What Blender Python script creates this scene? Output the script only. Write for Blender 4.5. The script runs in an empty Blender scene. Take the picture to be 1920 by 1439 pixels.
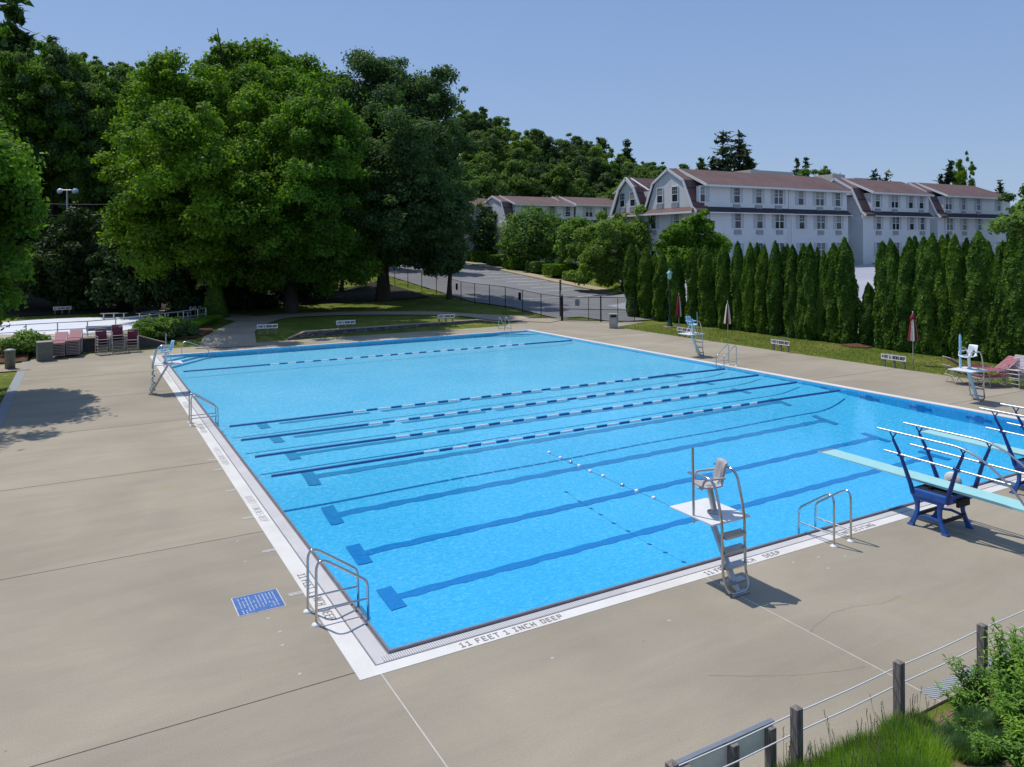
import bpy, math, random
import numpy as np
from mathutils import Vector
R = math.radians
PI = math.pi
SC = bpy.context.scene
COL = SC.collection
# ------------------------------------------------------------------ camera
FPX, CX, CY, IMW = 1423.48, 960.0, 462.14, 1920.0
CAM = np.array([-3.85835, -10.39323, 5.82464])
YAW, ROLL = 0.51707, -0.00589
_f = np.array([math.sin(YAW), math.cos(YAW), 0.0])
_r0 = np.array([math.cos(YAW), -math.sin(YAW), 0.0])
_u0 = np.array([0, 0, 1.0])
_r = math.cos(ROLL) * _r0 + math.sin(ROLL) * _u0
_u = -math.sin(ROLL) * _r0 + math.cos(ROLL) * _u0
S = 2.0776
W, L = 22.85, 34.6
def ray(px, py): return _f + _r * (px - CX) / FPX - _u * (py - CY) / FPX
def G(px, py, z=0.0):
    d = ray(px, py); return CAM + d * ((z - CAM[2]) / d[2])
def atY(px, py, Y):
    d = ray(px, py); return CAM + d * ((Y - CAM[1]) / d[1])
def atX(px, py, X):
    d = ray(px, py); return CAM + d * ((X - CAM[0]) / d[0])
def atD(px, py, D): return CAM + ray(px, py) * D     # at forward distance D
cam = bpy.data.cameras.new('camera')
co = bpy.data.objects.new('camera', cam); COL.objects.link(co)
from mathutils import Matrix
M = Matrix(((_r[0], _u[0], -_f[0], CAM[0]), (_r[1], _u[1], -_f[1], CAM[1]), (_r[2], _u[2], -_f[2], CAM[2]), (0, 0, 0, 1)))
co.matrix_world = M
cam.sensor_width = 36.0; cam.lens = 36.0 * FPX / IMW
cam.shift_y = -(719.5 - CY) / IMW
cam.clip_end = 3000; cam.clip_start = 0.05
SC.camera = co
# ------------------------------------------------------------------ light
SHAZ, SUNEL = R(-66), R(60.8)
sv = Vector((math.cos(SHAZ) * math.cos(SUNEL), math.sin(SHAZ) * math.cos(SUNEL), -math.sin(SUNEL)))
sd = bpy.data.lights.new('sun', 'SUN'); sd.energy = 3.7; sd.angle = R(0.53); sd.color = (1.0, .95, .87)
so = bpy.data.objects.new('sun', sd); COL.objects.link(so)
so.rotation_euler = sv.to_track_quat('-Z', 'Y').to_euler(); so.location = (0, 0, 60)
wd = bpy.data.worlds.new('World'); SC.world = wd; wd.use_nodes = True
nt = wd.node_tree; bg = nt.nodes['Background']
sk = nt.nodes.new('ShaderNodeTexSky'); sk.sky_type = 'NISHITA'; sk.sun_disc = False
sk.sun_elevation = SUNEL; sk.sun_rotation = math.atan2(-sv.x, -sv.y); sk.altitude = 100
sk.air_density = 1.15; sk.dust_density = .8; sk.ozone_density = 2.2
hs = nt.nodes.new('ShaderNodeHueSaturation'); hs.inputs['Saturation'].default_value = 1.0; hs.inputs['Hue'].default_value = .512
nt.links.new(sk.outputs[0], hs.inputs['Color'])
tc = nt.nodes.new('ShaderNodeTexCoord'); sz = nt.nodes.new('ShaderNodeSeparateXYZ'); nt.links.new(tc.outputs['Generated'], sz.inputs[0])
cr = nt.nodes.new('ShaderNodeValToRGB'); ce = cr.color_ramp.elements       # hazy summer sky tint, paler at the horizon
ce[0].position = 0.0; ce[0].color = (.325 / .15, .45 / .15, .695 / .15, 1); ce[1].position = .34; ce[1].color = (.20 / .15, .33 / .15, .605 / .15, 1)
q = ce.new(.12); q.color = (.26 / .15, .395 / .15, .655 / .15, 1)
nt.links.new(sz.outputs['Z'], cr.inputs[0])
sm_ = nt.nodes.new('ShaderNodeMix'); sm_.data_type = 'RGBA'; sm_.inputs[0].default_value = .8
nt.links.new(hs.outputs[0], sm_.inputs[6]); nt.links.new(cr.outputs[0], sm_.inputs[7])
nt.links.new(sm_.outputs[2], bg.inputs[0]); bg.inputs[1].default_value = .15
SC.view_settings.view_transform = 'Standard'; SC.view_settings.look = 'None'
SC.view_settings.exposure = 0; SC.view_settings.gamma = 1
SC.cycles.max_bounces = 8; SC.cycles.transparent_max_bounces = 16; SC.cycles.diffuse_bounces = 4
# ------------------------------------------------------------------ helpers
def tag(o, label=None, cat=None, group=None, kind=None):
    if label: o['label'] = label
    if cat: o['category'] = cat
    if group: o['group'] = group
    if kind: o['kind'] = kind
    return o
def empty(name, loc, rz=0.0, label=None, cat=None, group=None):
    o = bpy.data.objects.new(name, None); COL.objects.link(o); o.empty_display_size = .2
    o.location = [float(v) for v in loc]; o.rotation_euler = (0, 0, rz)
    return tag(o, label, cat, group)
def link_mesh(name, me, parent=None, loc=(0, 0, 0), rz=0.0):
    o = bpy.data.objects.new(name, me); COL.objects.link(o)
    o.location = [float(v) for v in loc]; o.rotation_euler = (0, 0, rz)
    if parent: o.parent = parent
    return o
def copy_tree(o, parent=None):
    c = o.copy(); COL.objects.link(c)
    if parent: c.parent = parent
    for ch in list(o.children): copy_tree(ch, c)
    return c
def np_mesh(name, V, F4, mats, midx=None, smooth=False):
    V = np.asarray(V, dtype=np.float32); F4 = np.asarray(F4, dtype=np.int32)
    me = bpy.data.meshes.new(name); n = len(F4); k = F4.shape[1]
    me.vertices.add(len(V)); me.vertices.foreach_set('co', V.ravel())
    me.loops.add(n * k); me.loops.foreach_set('vertex_index', F4.ravel())
    me.polygons.add(n); me.polygons.foreach_set('loop_start', np.arange(0, n * k, k, dtype=np.int32))
    for m in mats: me.materials.append(m)
    if midx is not None: me.polygons.foreach_set('material_index', np.asarray(midx, dtype=np.int32))
    if smooth: me.polygons.foreach_set('use_smooth', np.ones(n, dtype=bool))
    me.update(calc_edges=True); return me
class MB:
    def __init__(s): s.v = []; s.f = []; s.m = []; s.s = []; s.cm = 0
    def add(s, vs, fs, smooth=False):
        b = len(s.v); s.v += [tuple(float(c) for c in v) for v in vs]
        for f in fs: s.f.append(tuple(b + i for i in f)); s.m.append(s.cm); s.s.append(smooth)
    def mat(s, i): s.cm = i; return s
    def box(s, x0, y0, z0, x1, y1, z1, tf=None):
        vs = [(x, y, z) for z in (z0, z1) for y in (y0, y1) for x in (x0, x1)]
        if tf: vs = [tf(v) for v in vs]
        s.add(vs, [(0, 2, 3, 1), (4, 5, 7, 6), (0, 1, 5, 4), (2, 6, 7, 3), (0, 4, 6, 2), (1, 3, 7, 5)]); return s
    def bar(s, a, b, w, h, up=(0, 0, 1)):     # rectangular bar from a to b
        a = Vector(a); b = Vector(b); d = (b - a).normalized(); u = Vector(up)
        x = d.cross(u)
        if x.length < 1e-4: x = d.cross(Vector((0, 1, 0)))
        x.normalize(); y = x.cross(d).normalized()
        vs = [p + x * (w / 2 * i) + y * (h / 2 * j) for p in (a, b) for i, j in ((-1, -1), (1, -1), (1, 1), (-1, 1))]
        s.add(vs, [(0, 1, 2, 3), (7, 6, 5, 4), (0, 4, 5, 1), (1, 5, 6, 2), (2, 6, 7, 3), (3, 7, 4, 0)]); return s
    def tube(s, pts, r, n=8, caps=True):
        P = [Vector([float(c) for c in p]) for p in pts]; k = len(P)
        rs = r if isinstance(r, (list, tuple)) else [r] * k
        T = []
        for i in range(k):
            t = (P[min(i + 1, k - 1)] - P[max(i - 1, 0)])
            T.append(t.normalized() if t.length > 0 else Vector((0, 0, 1)))
        x = T[0].orthogonal().normalized(); vs = []
        for i in range(k):
            x = (x - T[i] * x.dot(T[i])).normalized(); y = T[i].cross(x)
            for j in range(n):
                a = 2 * PI * j / n; vs.append(P[i] + (x * math.cos(a) + y * math.sin(a)) * rs[i])
        fs = [(i * n + j, i * n + (j + 1) % n, (i + 1) * n + (j + 1) % n, (i + 1) * n + j) for i in range(k - 1) for j in range(n)]
        s.add(vs, fs, True)
        if caps:
            s.add(vs[:n], [tuple(reversed(range(n)))]); s.add(vs[-n:], [tuple(range(n))])
        return s
    def lathe(s, prof, n=16, c=(0, 0, 0), smooth=True):
        vs = [(c[0] + r * math.cos(2 * PI * j / n), c[1] + r * math.sin(2 * PI * j / n), c[2] + z) for r, z in prof for j in range(n)]
        fs = [(i * n + j, i * n + (j + 1) % n, (i + 1) * n + (j + 1) % n, (i + 1) * n + j) for i in range(len(prof) - 1) for j in range(n)]
        s.add(vs, fs, smooth); return s
    def prism(s, poly, z0, z1, axis='z'):     # extrude 2D polygon; axis z:(x,y) x:(y,z) y:(x,z)
        def m(p, t): return (p[0], p[1], t) if axis == 'z' else ((t, p[0], p[1]) if axis == 'x' else (p[0], t, p[1]))
        n = len(poly); vs = [m(p, z0) for p in poly] + [m(p, z1) for p in poly]
        s.add(vs, [tuple(reversed(range(n))), tuple(range(n, 2 * n))] + [(i, (i + 1) % n, n + (i + 1) % n, n + i) for i in range(n)]); return s
    def mesh(s, name, mats):
        me = bpy.data.meshes.new(name); me.from_pydata(s.v, [], s.f)
        if not isinstance(mats, (list, tuple)): mats = [mats]
        for m in mats: me.materials.append(m)
        me.polygons.foreach_set('material_index', s.m); me.polygons.foreach_set('use_smooth', s.s)
        me.update(); return me
    def build(s, name, mats, parent=None, loc=(0, 0, 0), rz=0.0, bevel=0.0):
        o = link_mesh(name, s.mesh(name, mats), parent, loc, rz)
        if bevel:
            b = o.modifiers.new('bevel', 'BEVEL'); b.width = bevel; b.segments = 2; b.limit_method = 'ANGLE'; b.angle_limit = R(40)
        return o
def fillet(pts, r, n=6):
    P = [Vector(p) for p in pts]; out = [P[0]]
    for i in range(1, len(P) - 1):
        a = (P[i - 1] - P[i]); b = (P[i + 1] - P[i]); rr = min(r[i - 1] if isinstance(r, (list, tuple)) else r, a.length * .48, b.length * .48)
        A = P[i] + a.normalized() * rr; B = P[i] + b.normalized() * rr
        for k in range(n + 1):
            t = k / n; out.append(A * (1 - t) ** 2 + P[i] * 2 * t * (1 - t) + B * t * t)
    out.append(P[-1]); return out
# ------------------------------------------------------------------ materials
def newmat(name):
    m = bpy.data.materials.new(name); m.use_nodes = True
    return m, m.node_tree, m.node_tree.nodes['Principled BSDF']
def N(nt, t, **kw):
    n = nt.nodes.new(t)
    for k, v in kw.items():
        if k in n.inputs.keys(): n.inputs[k].default_value = v
        else: setattr(n, k, v)
    return n
def mixc(nt, fac, a, b, mode='MIX'):
    n = nt.nodes.new('ShaderNodeMix'); n.data_type = 'RGBA'; n.blend_type = mode
    def put(i, v):
        if hasattr(v, 'links') or isinstance(v, bpy.types.NodeSocket): nt.links.new(v, n.inputs[i])
        else: n.inputs[i].default_value = v if i == 0 else (*v, 1)
    put(0, fac); put(6, a); put(7, b); return n.outputs[2]
def ramp(nt, src, stops):
    n = nt.nodes.new('ShaderNodeValToRGB'); e = n.color_ramp.elements
    e[0].position = stops[0][0]; e[0].color = (*stops[0][1], 1); e[1].position = stops[-1][0]; e[1].color = (*stops[-1][1], 1)
    for p, c in stops[1:-1]: q = e.new(p); q.color = (*c, 1)
    nt.links.new(src, n.inputs[0]); return n.outputs[0]
def noise(nt, scale, detail=4, rough=.55, vec=None, dist=0.0):
    n = N(nt, 'ShaderNodeTexNoise', Scale=scale, Detail=detail, Roughness=rough, Distortion=dist)
    if vec is not None: nt.links.new(vec, n.inputs['Vector'])
    return n.outputs['Fac']
def gpos(nt): return nt.nodes.new('ShaderNodeNewGeometry').outputs['Position']
def opos(nt): return nt.nodes.new('ShaderNodeTexCoord').outputs['Object']
def bump(nt, b, src, strength=.3, dist=.01):
    n = N(nt, 'ShaderNodeBump', Strength=strength, Distance=dist); nt.links.new(src, n.inputs['Height']); nt.links.new(n.outputs[0], b.inputs['Normal'])
def simple(name, c, rough=.5, metal=0.0, var=.12, scale=6.0, bmp=0.0, spec=None, coat=0.0):
    m, nt, b = newmat(name)
    f = noise(nt, scale, 5, .6, opos(nt))
    lo = tuple(x * (1 - var) for x in c); hi = tuple(min(1, x * (1 + var)) for x in c)
    nt.links.new(ramp(nt, f, [(.3, lo), (.7, hi)]), b.inputs['Base Color'])
    b.inputs['Roughness'].default_value = rough; b.inputs['Metallic'].default_value = metal
    if spec is not None: b.inputs['Specular IOR Level'].default_value = spec
    if coat: b.inputs['Coat Weight'].default_value = coat
    if bmp: bump(nt, b, f, bmp, .01)
    return m
def worldmat(name, stops, scale=.3, rough=.85, fine=40, bmp=.25, bd=.01, detail_amt=.12, stretch=None):
    m, nt, b = newmat(name); p = gpos(nt)
    if stretch:
        mp = N(nt, 'ShaderNodeMapping'); mp.inputs['Scale'].default_value = stretch; nt.links.new(p, mp.inputs[0]); p2 = mp.outputs[0]
    else: p2 = p
    f = noise(nt, scale, 6, .6, p2); base = ramp(nt, f, stops)
    g = noise(nt, fine, 4, .7, p)
    gr = ramp(nt, g, [(.25, (1 - detail_amt,) * 3), (.75, (1 + detail_amt,) * 3)])
    nt.links.new(mixc(nt, 1.0, base, gr, 'MULTIPLY'), b.inputs['Base Color'])
    b.inputs['Roughness'].default_value = rough; b.inputs['Specular IOR Level'].default_value = .25
    if bmp: bump(nt, b, g, bmp, bd)
    return m
def leafmat(name, dark, light, trans=.35, patch=.25, hue=(1, 1, 1)):
    m = bpy.data.materials.new(name); m.use_nodes = True; nt = m.node_tree
    for n in list(nt.nodes): nt.nodes.remove(n)
    out = nt.nodes.new('ShaderNodeOutputMaterial')
    geo = nt.nodes.new('ShaderNodeNewGeometry')
    f = noise(nt, patch, 3, .6, geo.outputs['Position'])
    c = ramp(nt, f, [(.32, dark), (.68, light)])
    r = ramp(nt, geo.outputs['Random Per Island'], [(0, (.62, .66, .6)), (.6, (1, 1, 1)), (1, (1.45, 1.35, 1.2))])
    c = mixc(nt, 1.0, c, r, 'MULTIPLY')
    oi = nt.nodes.new('ShaderNodeObjectInfo')
    o2 = ramp(nt, oi.outputs['Random'], [(0, (.8, .84, .85)), (.5, (1, 1, 1)), (1, (1.22, 1.12, .85))])
    c = mixc(nt, 1.0, c, o2, 'MULTIPLY')
    pr = nt.nodes.new('ShaderNodeBsdfPrincipled'); nt.links.new(c, pr.inputs['Base Color'])
    pr.inputs['Roughness'].default_value = .6; pr.inputs['Specular IOR Level'].default_value = .16
    tr = nt.nodes.new('ShaderNodeBsdfTranslucent'); tc = mixc(nt, 1.0, c, (1.35 * hue[0], 1.5 * hue[1], .55 * hue[2]), 'MULTIPLY')
    nt.links.new(tc, tr.inputs[0])
    mx = nt.nodes.new('ShaderNodeMixShader'); mx.inputs[0].default_value = trans
    nt.links.new(pr.outputs[0], mx.inputs[1]); nt.links.new(tr.outputs[0], mx.inputs[2])
    nt.links.new(mx.outputs[0], out.inputs[0]); return m
STEEL = simple('stainless_steel', (.55, .54, .53), .2, 1.0, .08, 20)
ALU = simple('aluminium', (.46, .46, .46), .38, .85, .08, 10)
WHITE = simple('white_plastic', (.72, .72, .72), .45, 0, .05, 5)
PALEBLUE = simple('pale_blue_plastic', (.36, .62, .78), .45, 0, .08, 5)
GREYPL = simple('grey_plastic', (.42, .4, .4), .5, 0, .1, 6)
BLUECAST = simple('blue_painted_casting', (.015, .085, .34), .42, 0, .2, 8, .15)
NAVY = simple('navy_painted_post', (.008, .03, .17), .35, 0, .2, 8)
RUBBER = simple('black_rubber', (.012, .013, .016), .75, 0, .2, 10)
MINT = simple('mint_diving_board', (.33, .62, .62), .6, 0, .05, 4)
TIMBER = None
BLACKMETAL = simple('black_metal', (.012, .012, .014), .5, .3, .1, 5)
DARKGREEN = simple('dark_green_paint', (.006, .045, .03), .4, 0, .15, 5)
LAMPGLASS = simple('frosted_lamp_glass', (.55, .72, .72), .3, 0, .05, 3)
MAROON = simple('maroon_straps', (.16, .018, .04), .6, 0, .15, 10)
PINK = simple('faded_maroon_straps', (.36, .11, .15), .6, 0, .15, 10)
WHSTRAP = simple('white_straps', (.62, .55, .6), .55, 0, .12, 10)
CREAMFR = simple('cream_frame', (.5, .47, .4), .4, 0, .1, 10)
UMBRED = simple('maroon_canvas', (.2, .012, .025), .8, 0, .15, 12)
UMBWHITE = simple('cream_canvas', (.7, .63, .52), .8, 0, .1, 12)
BINTAN = simple('tan_bin_plastic', (.33, .31, .27), .6, 0, .1, 4)
BINGREY = simple('grey_green_bin', (.14, .15, .12), .55, 0, .15, 6)
BLACKTXT = simple('black_lettering', (.02, .02, .025), .7, 0, .1, 5)
GREYTXT = simple('worn_grey_lettering', (.2, .18, .18), .7, 0, .35, 30)
SIGNWHITE = simple('sign_white', (.82, .80, .76), .5, 0, .05, 5)
ROPEBLUE = simple('blue_float', (.03, .115, .32), .4, 0, .1, 10)
ROPEWHITE = simple('white_float', (.75, .77, .8), .4, 0, .05, 10)
CABLE = simple('white_cable', (.7, .7, .7), .5, 0, .05, 10)
def timber():
    m, nt, b = newmat('weathered_timber'); p = opos(nt)
    mp = N(nt, 'ShaderNodeMapping'); mp.inputs['Scale'].default_value = (30, 30, 2.2); nt.links.new(p, mp.inputs[0])
    f = noise(nt, 1.6, 6, .65, mp.outputs[0])
    nt.links.new(ramp(nt, f, [(.3, (.08, .066, .06)), (.55, (.22, .19, .175)), (.75, (.36, .32, .3))]), b.inputs['Base Color'])
    b.inputs['Roughness'].default_value = .85; bump(nt, b, f, .6, .01); return m
TIMBER = timber()
BARK = worldmat('bark', [(.3, (.03, .024, .018)), (.7, (.09, .07, .055))], 2.0, .9, 12, .6, .03, stretch=(1, 1, .25))
# ------------------------------------------------------------------ terrain
def sm(a, b, t):
    t = np.clip((t - a) / (b - a), 0, 1); return t * t * (3 - 2 * t)
def terr(x, y):
    x = np.asarray(x, float); y = np.asarray(y, float)
    w = 1 - sm(21, 24.5, x)
    h = .4 * w * sm(38.0, 38.7, y) + (1 - w) * .4 * sm(40, 50, y)
    h = h + .078 * np.clip(y - 56, 0, 75) * sm(22, 29, x) + .03 * np.clip(y - 56, 0, 60) * (1 - sm(22, 29, x))
    h = h + 3.1 * sm(37.5, 56, x) * (1 - sm(46, 56, y)) * sm(-20, 0, y) + 1.2 * sm(47.8, 53, x) * sm(46, 56, y) * (1 - sm(70, 90, y))
    dx = x - CAM[0]; dy = y - CAM[1]
    d = dx * _f[0] + dy * _f[1]; lat = dx * _r0[0] + dy * _r0[1]
    px = 960 + FPX * lat / np.maximum(d, 1.0)
    px = np.where(d < 1, 960, px)
    A = np.interp(px, [-600, 0, 300, 700, 900, 1100, 1300, 1500, 2400], [36, 31, 26, 22, 20, 15, 8, 2, 2])
    d0 = np.interp(px, [0, 300, 700, 900, 1200], [68, 74, 110, 128, 140]); d1 = np.interp(px, [0, 300, 700, 900, 1300], [150, 155, 175, 190, 200])
    h = h + A * np.clip((d - d0) / (d1 - d0), 0, 1) ** 1.15 * (d > 10)
    return h
def hz(x, y): return float(terr(x, y))
X0, X1, Y0, Y1 = -6.15, 29.35, -4.68, 38.2
def build_ground():
    xs = np.concatenate([np.arange(-300, -60, 20), np.arange(-60, -12, 4), np.arange(-12, 62, 1.0), np.arange(62, 130, 4), np.arange(130, 700, 30)])
    ys = np.concatenate([np.arange(-120, -20, 20), np.arange(-20, -8, 2), np.arange(-8, 110, 1.0), np.arange(110, 220, 5), np.arange(220, 900, 40)])
    X, Y = np.meshgrid(xs, ys); Z = terr(X, Y)
    rng = np.random.RandomState(3)
    far = (Y > 62) | (X < -13)
    Z = Z + np.where(far, rng.uniform(-.1, .1, Z.shape), 0)
    ins = (X > X0 + .9) & (X < X1 - .9) & (Y > Y0 + .9) & (Y < 36.8)
    Z = np.where(ins, -3.0, Z - .03)
    V = np.stack([X.ravel(), Y.ravel(), Z.ravel()], 1); nx = len(xs)
    F = []
    for j in range(len(ys) - 1):
        for i in range(nx - 1):
            a = j * nx + i
            F.append((a, a + 1, a + nx + 1, a + nx))
    m, nt, b = newmat('lawn_grass'); p = gpos(nt)
    f = noise(nt, .35, 5, .65, p); g = noise(nt, 26, 4, .75, p)
    base = ramp(nt, f, [(.3, (.09, .13, .02)), (.46, (.15, .185, .035)), (.6, (.27, .25, .075)), (.8, (.34, .29, .12))])
    dk = noise(nt, 3.0, 4, .6, p); base = mixc(nt, ramp(nt, dk, [(.35, (0, 0, 0)), (.65, (1, 1, 1))]), base, (.10, .15, .022))
    gr = ramp(nt, g, [(.25, (.6, .62, .6)), (.75, (1.35, 1.3, 1.2))])
    nt.links.new(mixc(nt, 1.0, base, gr, 'MULTIPLY'), b.inputs['Base Color']); b.inputs['Roughness'].default_value = .95
    b.inputs['Specular IOR Level'].default_value = .1
    bump(nt, b, g, .8, .05)
    o = link_mesh('ground', np_mesh('ground', V, F, [m], smooth=True)); tag(o, kind='structure')
    return o
build_ground()
def sheet(name, poly, z, mat, thick=0.0):
    mb = MB()
    if thick: mb.prism(poly, z - thick, z)
    else: mb.add([(x, y, z) for x, y in poly], [tuple(range(len(poly)))])
    return tag(mb.build(name, mat), kind='structure')
def draped(name, x0, x1, y0, y1, off, mat, step=1.0):
    xs = np.linspace(x0, x1, max(2, int(abs(x1 - x0) / step) + 1)); ys = np.linspace(y0, y1, max(2, int((y1 - y0) / step) + 1))
    X, Y = np.meshgrid(xs, ys); Z = terr(X, Y) + off; nx = len(xs)
    F = [(j * nx + i, j * nx + i + 1, (j + 1) * nx + i + 1, (j + 1) * nx + i) for j in range(len(ys) - 1) for i in range(nx - 1)]
    return tag(link_mesh(name, np_mesh(name, np.stack([X.ravel(), Y.ravel(), Z.ravel()], 1), F, [mat], smooth=True)), kind='structure')
def ribbon(name, pts, widths, off, mat, step=.5):
    P = [np.array(p, float) for p in pts]
    # resample with catmull-rom
    out = []; ws = []
    n = len(P)
    for i in range(n - 1):
        p0, p1, p2, p3 = P[max(i - 1, 0)], P[i], P[i + 1], P[min(i + 2, n - 1)]
        k = max(2, int(np.linalg.norm(p2 - p1) / step))
        for q in range(k):
            t = q / k
            out.append(.5 * ((2 * p1) + (-p0 + p2) * t + (2 * p0 - 5 * p1 + 4 * p2 - p3) * t * t + (-p0 + 3 * p1 - 3 * p2 + p3) * t ** 3))
            ws.append(widths[i] * (1 - t) + widths[i + 1] * t)
    out.append(P[-1]); ws.append(widths[-1]); V = []; F = []
    for i, p in enumerate(out):
        d = out[min(i + 1, len(out) - 1)] - out[max(i - 1, 0)]; d /= np.linalg.norm(d); nn = np.array([-d[1], d[0]])
        for k in range(5):
            q = p + nn * ws[i] * (k / 4 - .5); V.append((q[0], q[1], hz(*q) + off))
    for i in range(len(out) - 1):
        for k in range(4): F.append((i * 5 + k + 1, i * 5 + k, (i + 1) * 5 + k, (i + 1) * 5 + k + 1))
    return tag(link_mesh(name, np_mesh(name, V, F, [mat], smooth=True)), kind='structure')
# concrete deck ------------------------------------------------------
def concrete(name, tint=(1, 1, 1), k=1.0):
    m, nt, b = newmat(name); p = gpos(nt)
    f = noise(nt, .22, 6, .55, p, .6)
    st = [(.28, (.296, .258, .196)), (.5, (.346, .304, .234)), (.72, (.396, .343, .264))]
    base = ramp(nt, f, [(a, tuple(c[i] * tint[i] * k for i in range(3))) for a, c in st])
    mp = N(nt, 'ShaderNodeMapping'); mp.inputs['Scale'].default_value = (.5, 2.2, 1); nt.links.new(p, mp.inputs[0])
    f2 = noise(nt, .5, 6, .7, mp.outputs[0], .8)
    base = mixc(nt, 1.0, base, ramp(nt, f2, [(.3, (.88, .88, .9)), (.6, (1, 1, 1)), (.8, (1.06, 1.05, 1.02))]), 'MULTIPLY')
    rust = noise(nt, .33, 4, .6, p, 1.5)
    base = mixc(nt, ramp(nt, rust, [(.58, (0, 0, 0)), (.78, (.5, .5, .5))]), base, (.36 * k, .28 * k, .18 * k))
    g = noise(nt, 55, 3, .8, p)
    base = mixc(nt, 1.0, base, ramp(nt, g, [(.3, (.82, .82, .82)), (.7, (1.16, 1.16, 1.16))]), 'MULTIPLY')
    vs = N(nt, 'ShaderNodeVectorMath'); vs.operation = 'MULTIPLY_ADD'; nt.links.new(p, vs.inputs[0]); vs.inputs[1].default_value = (1 / 5.95, 1 / 5.95, 0); vs.inputs[2].default_value = (.054, .047, 0)
    fl_ = N(nt, 'ShaderNodeVectorMath'); fl_.operation = 'FLOOR'; nt.links.new(vs.outputs[0], fl_.inputs[0]); wn = N(nt, 'ShaderNodeTexWhiteNoise'); nt.links.new(fl_.outputs[0], wn.inputs['Vector'])
    base = mixc(nt, 1.0, base, ramp(nt, wn.outputs['Value'], [(0, (.94, .94, .945)), (1, (1.05, 1.045, 1.03))]), 'MULTIPLY')
    sp = N(nt, 'ShaderNodeTexVoronoi', Scale=1.3); nt.links.new(p, sp.inputs['Vector'])
    base = mixc(nt, ramp(nt, sp.outputs['Distance'], [(.015, (.5, .5, .5)), (.03, (0, 0, 0))]), base, (.12, .1, .09))
    # hairline cracks
    wv = N(nt, 'ShaderNodeTexVoronoi', Scale=.16); wv.feature = 'DISTANCE_TO_EDGE'
    nz = N(nt, 'ShaderNodeTexNoise', Scale=.9, Detail=6, Roughness=.6); nt.links.new(p, nz.inputs['Vector'])
    mv = mixc(nt, .18, (0, 0, 0), (0, 0, 0)); 
    vm = N(nt, 'ShaderNodeVectorMath'); vm.operation = 'MULTIPLY_ADD'; nt.links.new(nz.outputs['Color'], vm.inputs[0]); vm.inputs[1].default_value = (3.0, 3.0, 0); nt.links.new(p, vm.inputs[2])
    nt.links.new(vm.outputs[0], wv.inputs['Vector'])
    nt.links.new(base, b.inputs['Base Color']); b.inputs['Roughness'].default_value = .9; b.inputs['Specular IOR Level'].default_value = .2
    bump(nt, b, g, .25, .004); return m
CONC = concrete('deck_concrete'); PATHC = concrete('path_concrete', (1.02, .98, .95), 1.05)
NEARC, LEFTC = .5, .62          # coping outer offsets
# deck as rectangles around the pool
def deck():
    mb = MB(); z = 0.0; t = .3
    o = (-LEFTC, -NEARC, W + .55, L + .45)
    mb.box(-30, Y0, -t, X1, o[1], z) if False else None
    mb.prism([(X0, Y0), (X1, Y0), (X1, o[1]), (X0, o[1])], -t, z)
    mb.prism([(X0, o[1]), (o[0], o[1]), (o[0], o[3]), (X0, o[3])], -t, z)
    mb.prism([(o[2], o[1]), (X1, o[1]), (X1, 26), (29.35, 33.3), (o[2], 33.3)], -t, z)
    mb.prism([(o[2], 33.3), (29.6, 33.3), (33.2, 34.6), (31.9, 36.2), (28.6, 39.6), (26.5, 40.9), (23.4, 38.9), (o[2], 38.9)], -t, z)
    mb.prism([(X0, o[3]), (o[2], o[3]), (o[2], 38.25), (7.6, 38.05), (4.9, 37.8), (X0, 37.95)], -t, z)
    return tag(mb.build('pool_deck', CONC), kind='structure')
deck()
# joints
JOINT = simple('dark_joint', (.10, .085, .065), .9); JOINTW = simple('pale_joint_sealant', (.52, .5, .46), .8)
mb = MB()
for y in (-.28, 5.70, 11.6, 17.55, 23.5, 29.4):
    mb.box(X0, y - .006, 0.0, -LEFTC, y + .006, .004)
    if y > 0: mb.box(W + .55, y - .009, 0, X1, y + .009, .004)
tag(mb.build('deck_joint', JOINT), kind='structure')
mb = MB()
for x in (-.32, 5.63, 11.6, 17.5): mb.box(x - .008, Y0, 0.0, x + .008, -NEARC, .004)
tag(mb.build('deck_joint', JOINTW), kind='structure')
# coping: gutter grates + white band -------------------------------
WHITEC = worldmat('white_coping_concrete', [(.3, (.62, .59, .55)), (.7, (.72, .7, .67))], 1.0, .7, 30, .15, .004, .07)
GRATE, nt, b = newmat('gutter_grate')
p = gpos(nt); wv = N(nt, 'ShaderNodeTexWave', Scale=9.0); wv.bands_direction = 'X'; nt.links.new(p, wv.inputs['Vector'])
gc = ramp(nt, wv.outputs['Fac'], [(.25, (.3, .29, .29)), (.5, (.62, .6, .6))]); nt.links.new(gc, b.inputs['Base Color']); b.inputs['Roughness'].default_value = .5
bump(nt, b, wv.outputs['Fac'], .5, .01)
SLOT = simple('gutter_slot', (.2, .19, .21), .7); EDGE = simple('steel_pool_edge', (.34, .34, .37), .35, .6)
def frame_ring(name, a, b_, z0, z1, mat):   # ring between offset a (inner) and b_ (outer); offsets = (left, near, right, far)
    mb = MB(); al, an, ar, af = a; bl, bn, br, bf = b_
    mb.box(-bl, -bn, z0, W + br, -an, z1); mb.box(-bl, L + af, z0, W + br, L + bf, z1)
    mb.box(-bl, -an, z0, -al, L + af, z1); mb.box(W + ar, -an, z0, W + br, L + af, z1)
    return tag(mb.build(name, mat), kind='structure')
frame_ring('pool_rim', (.004, .004, .004, .004), (.04, .04, .04, .04), -.3, .035, EDGE)
frame_ring('gutter_channel', (.04, .04, .04, .04), (.075, .085, .07, .07), -.3, -.01, SLOT)
GCOV = worldmat('gutter_cover', [(.3, (.50, .48, .48)), (.7, (.58, .56, .55))], 1.5, .6, 40, .2, .004, .05)
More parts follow.
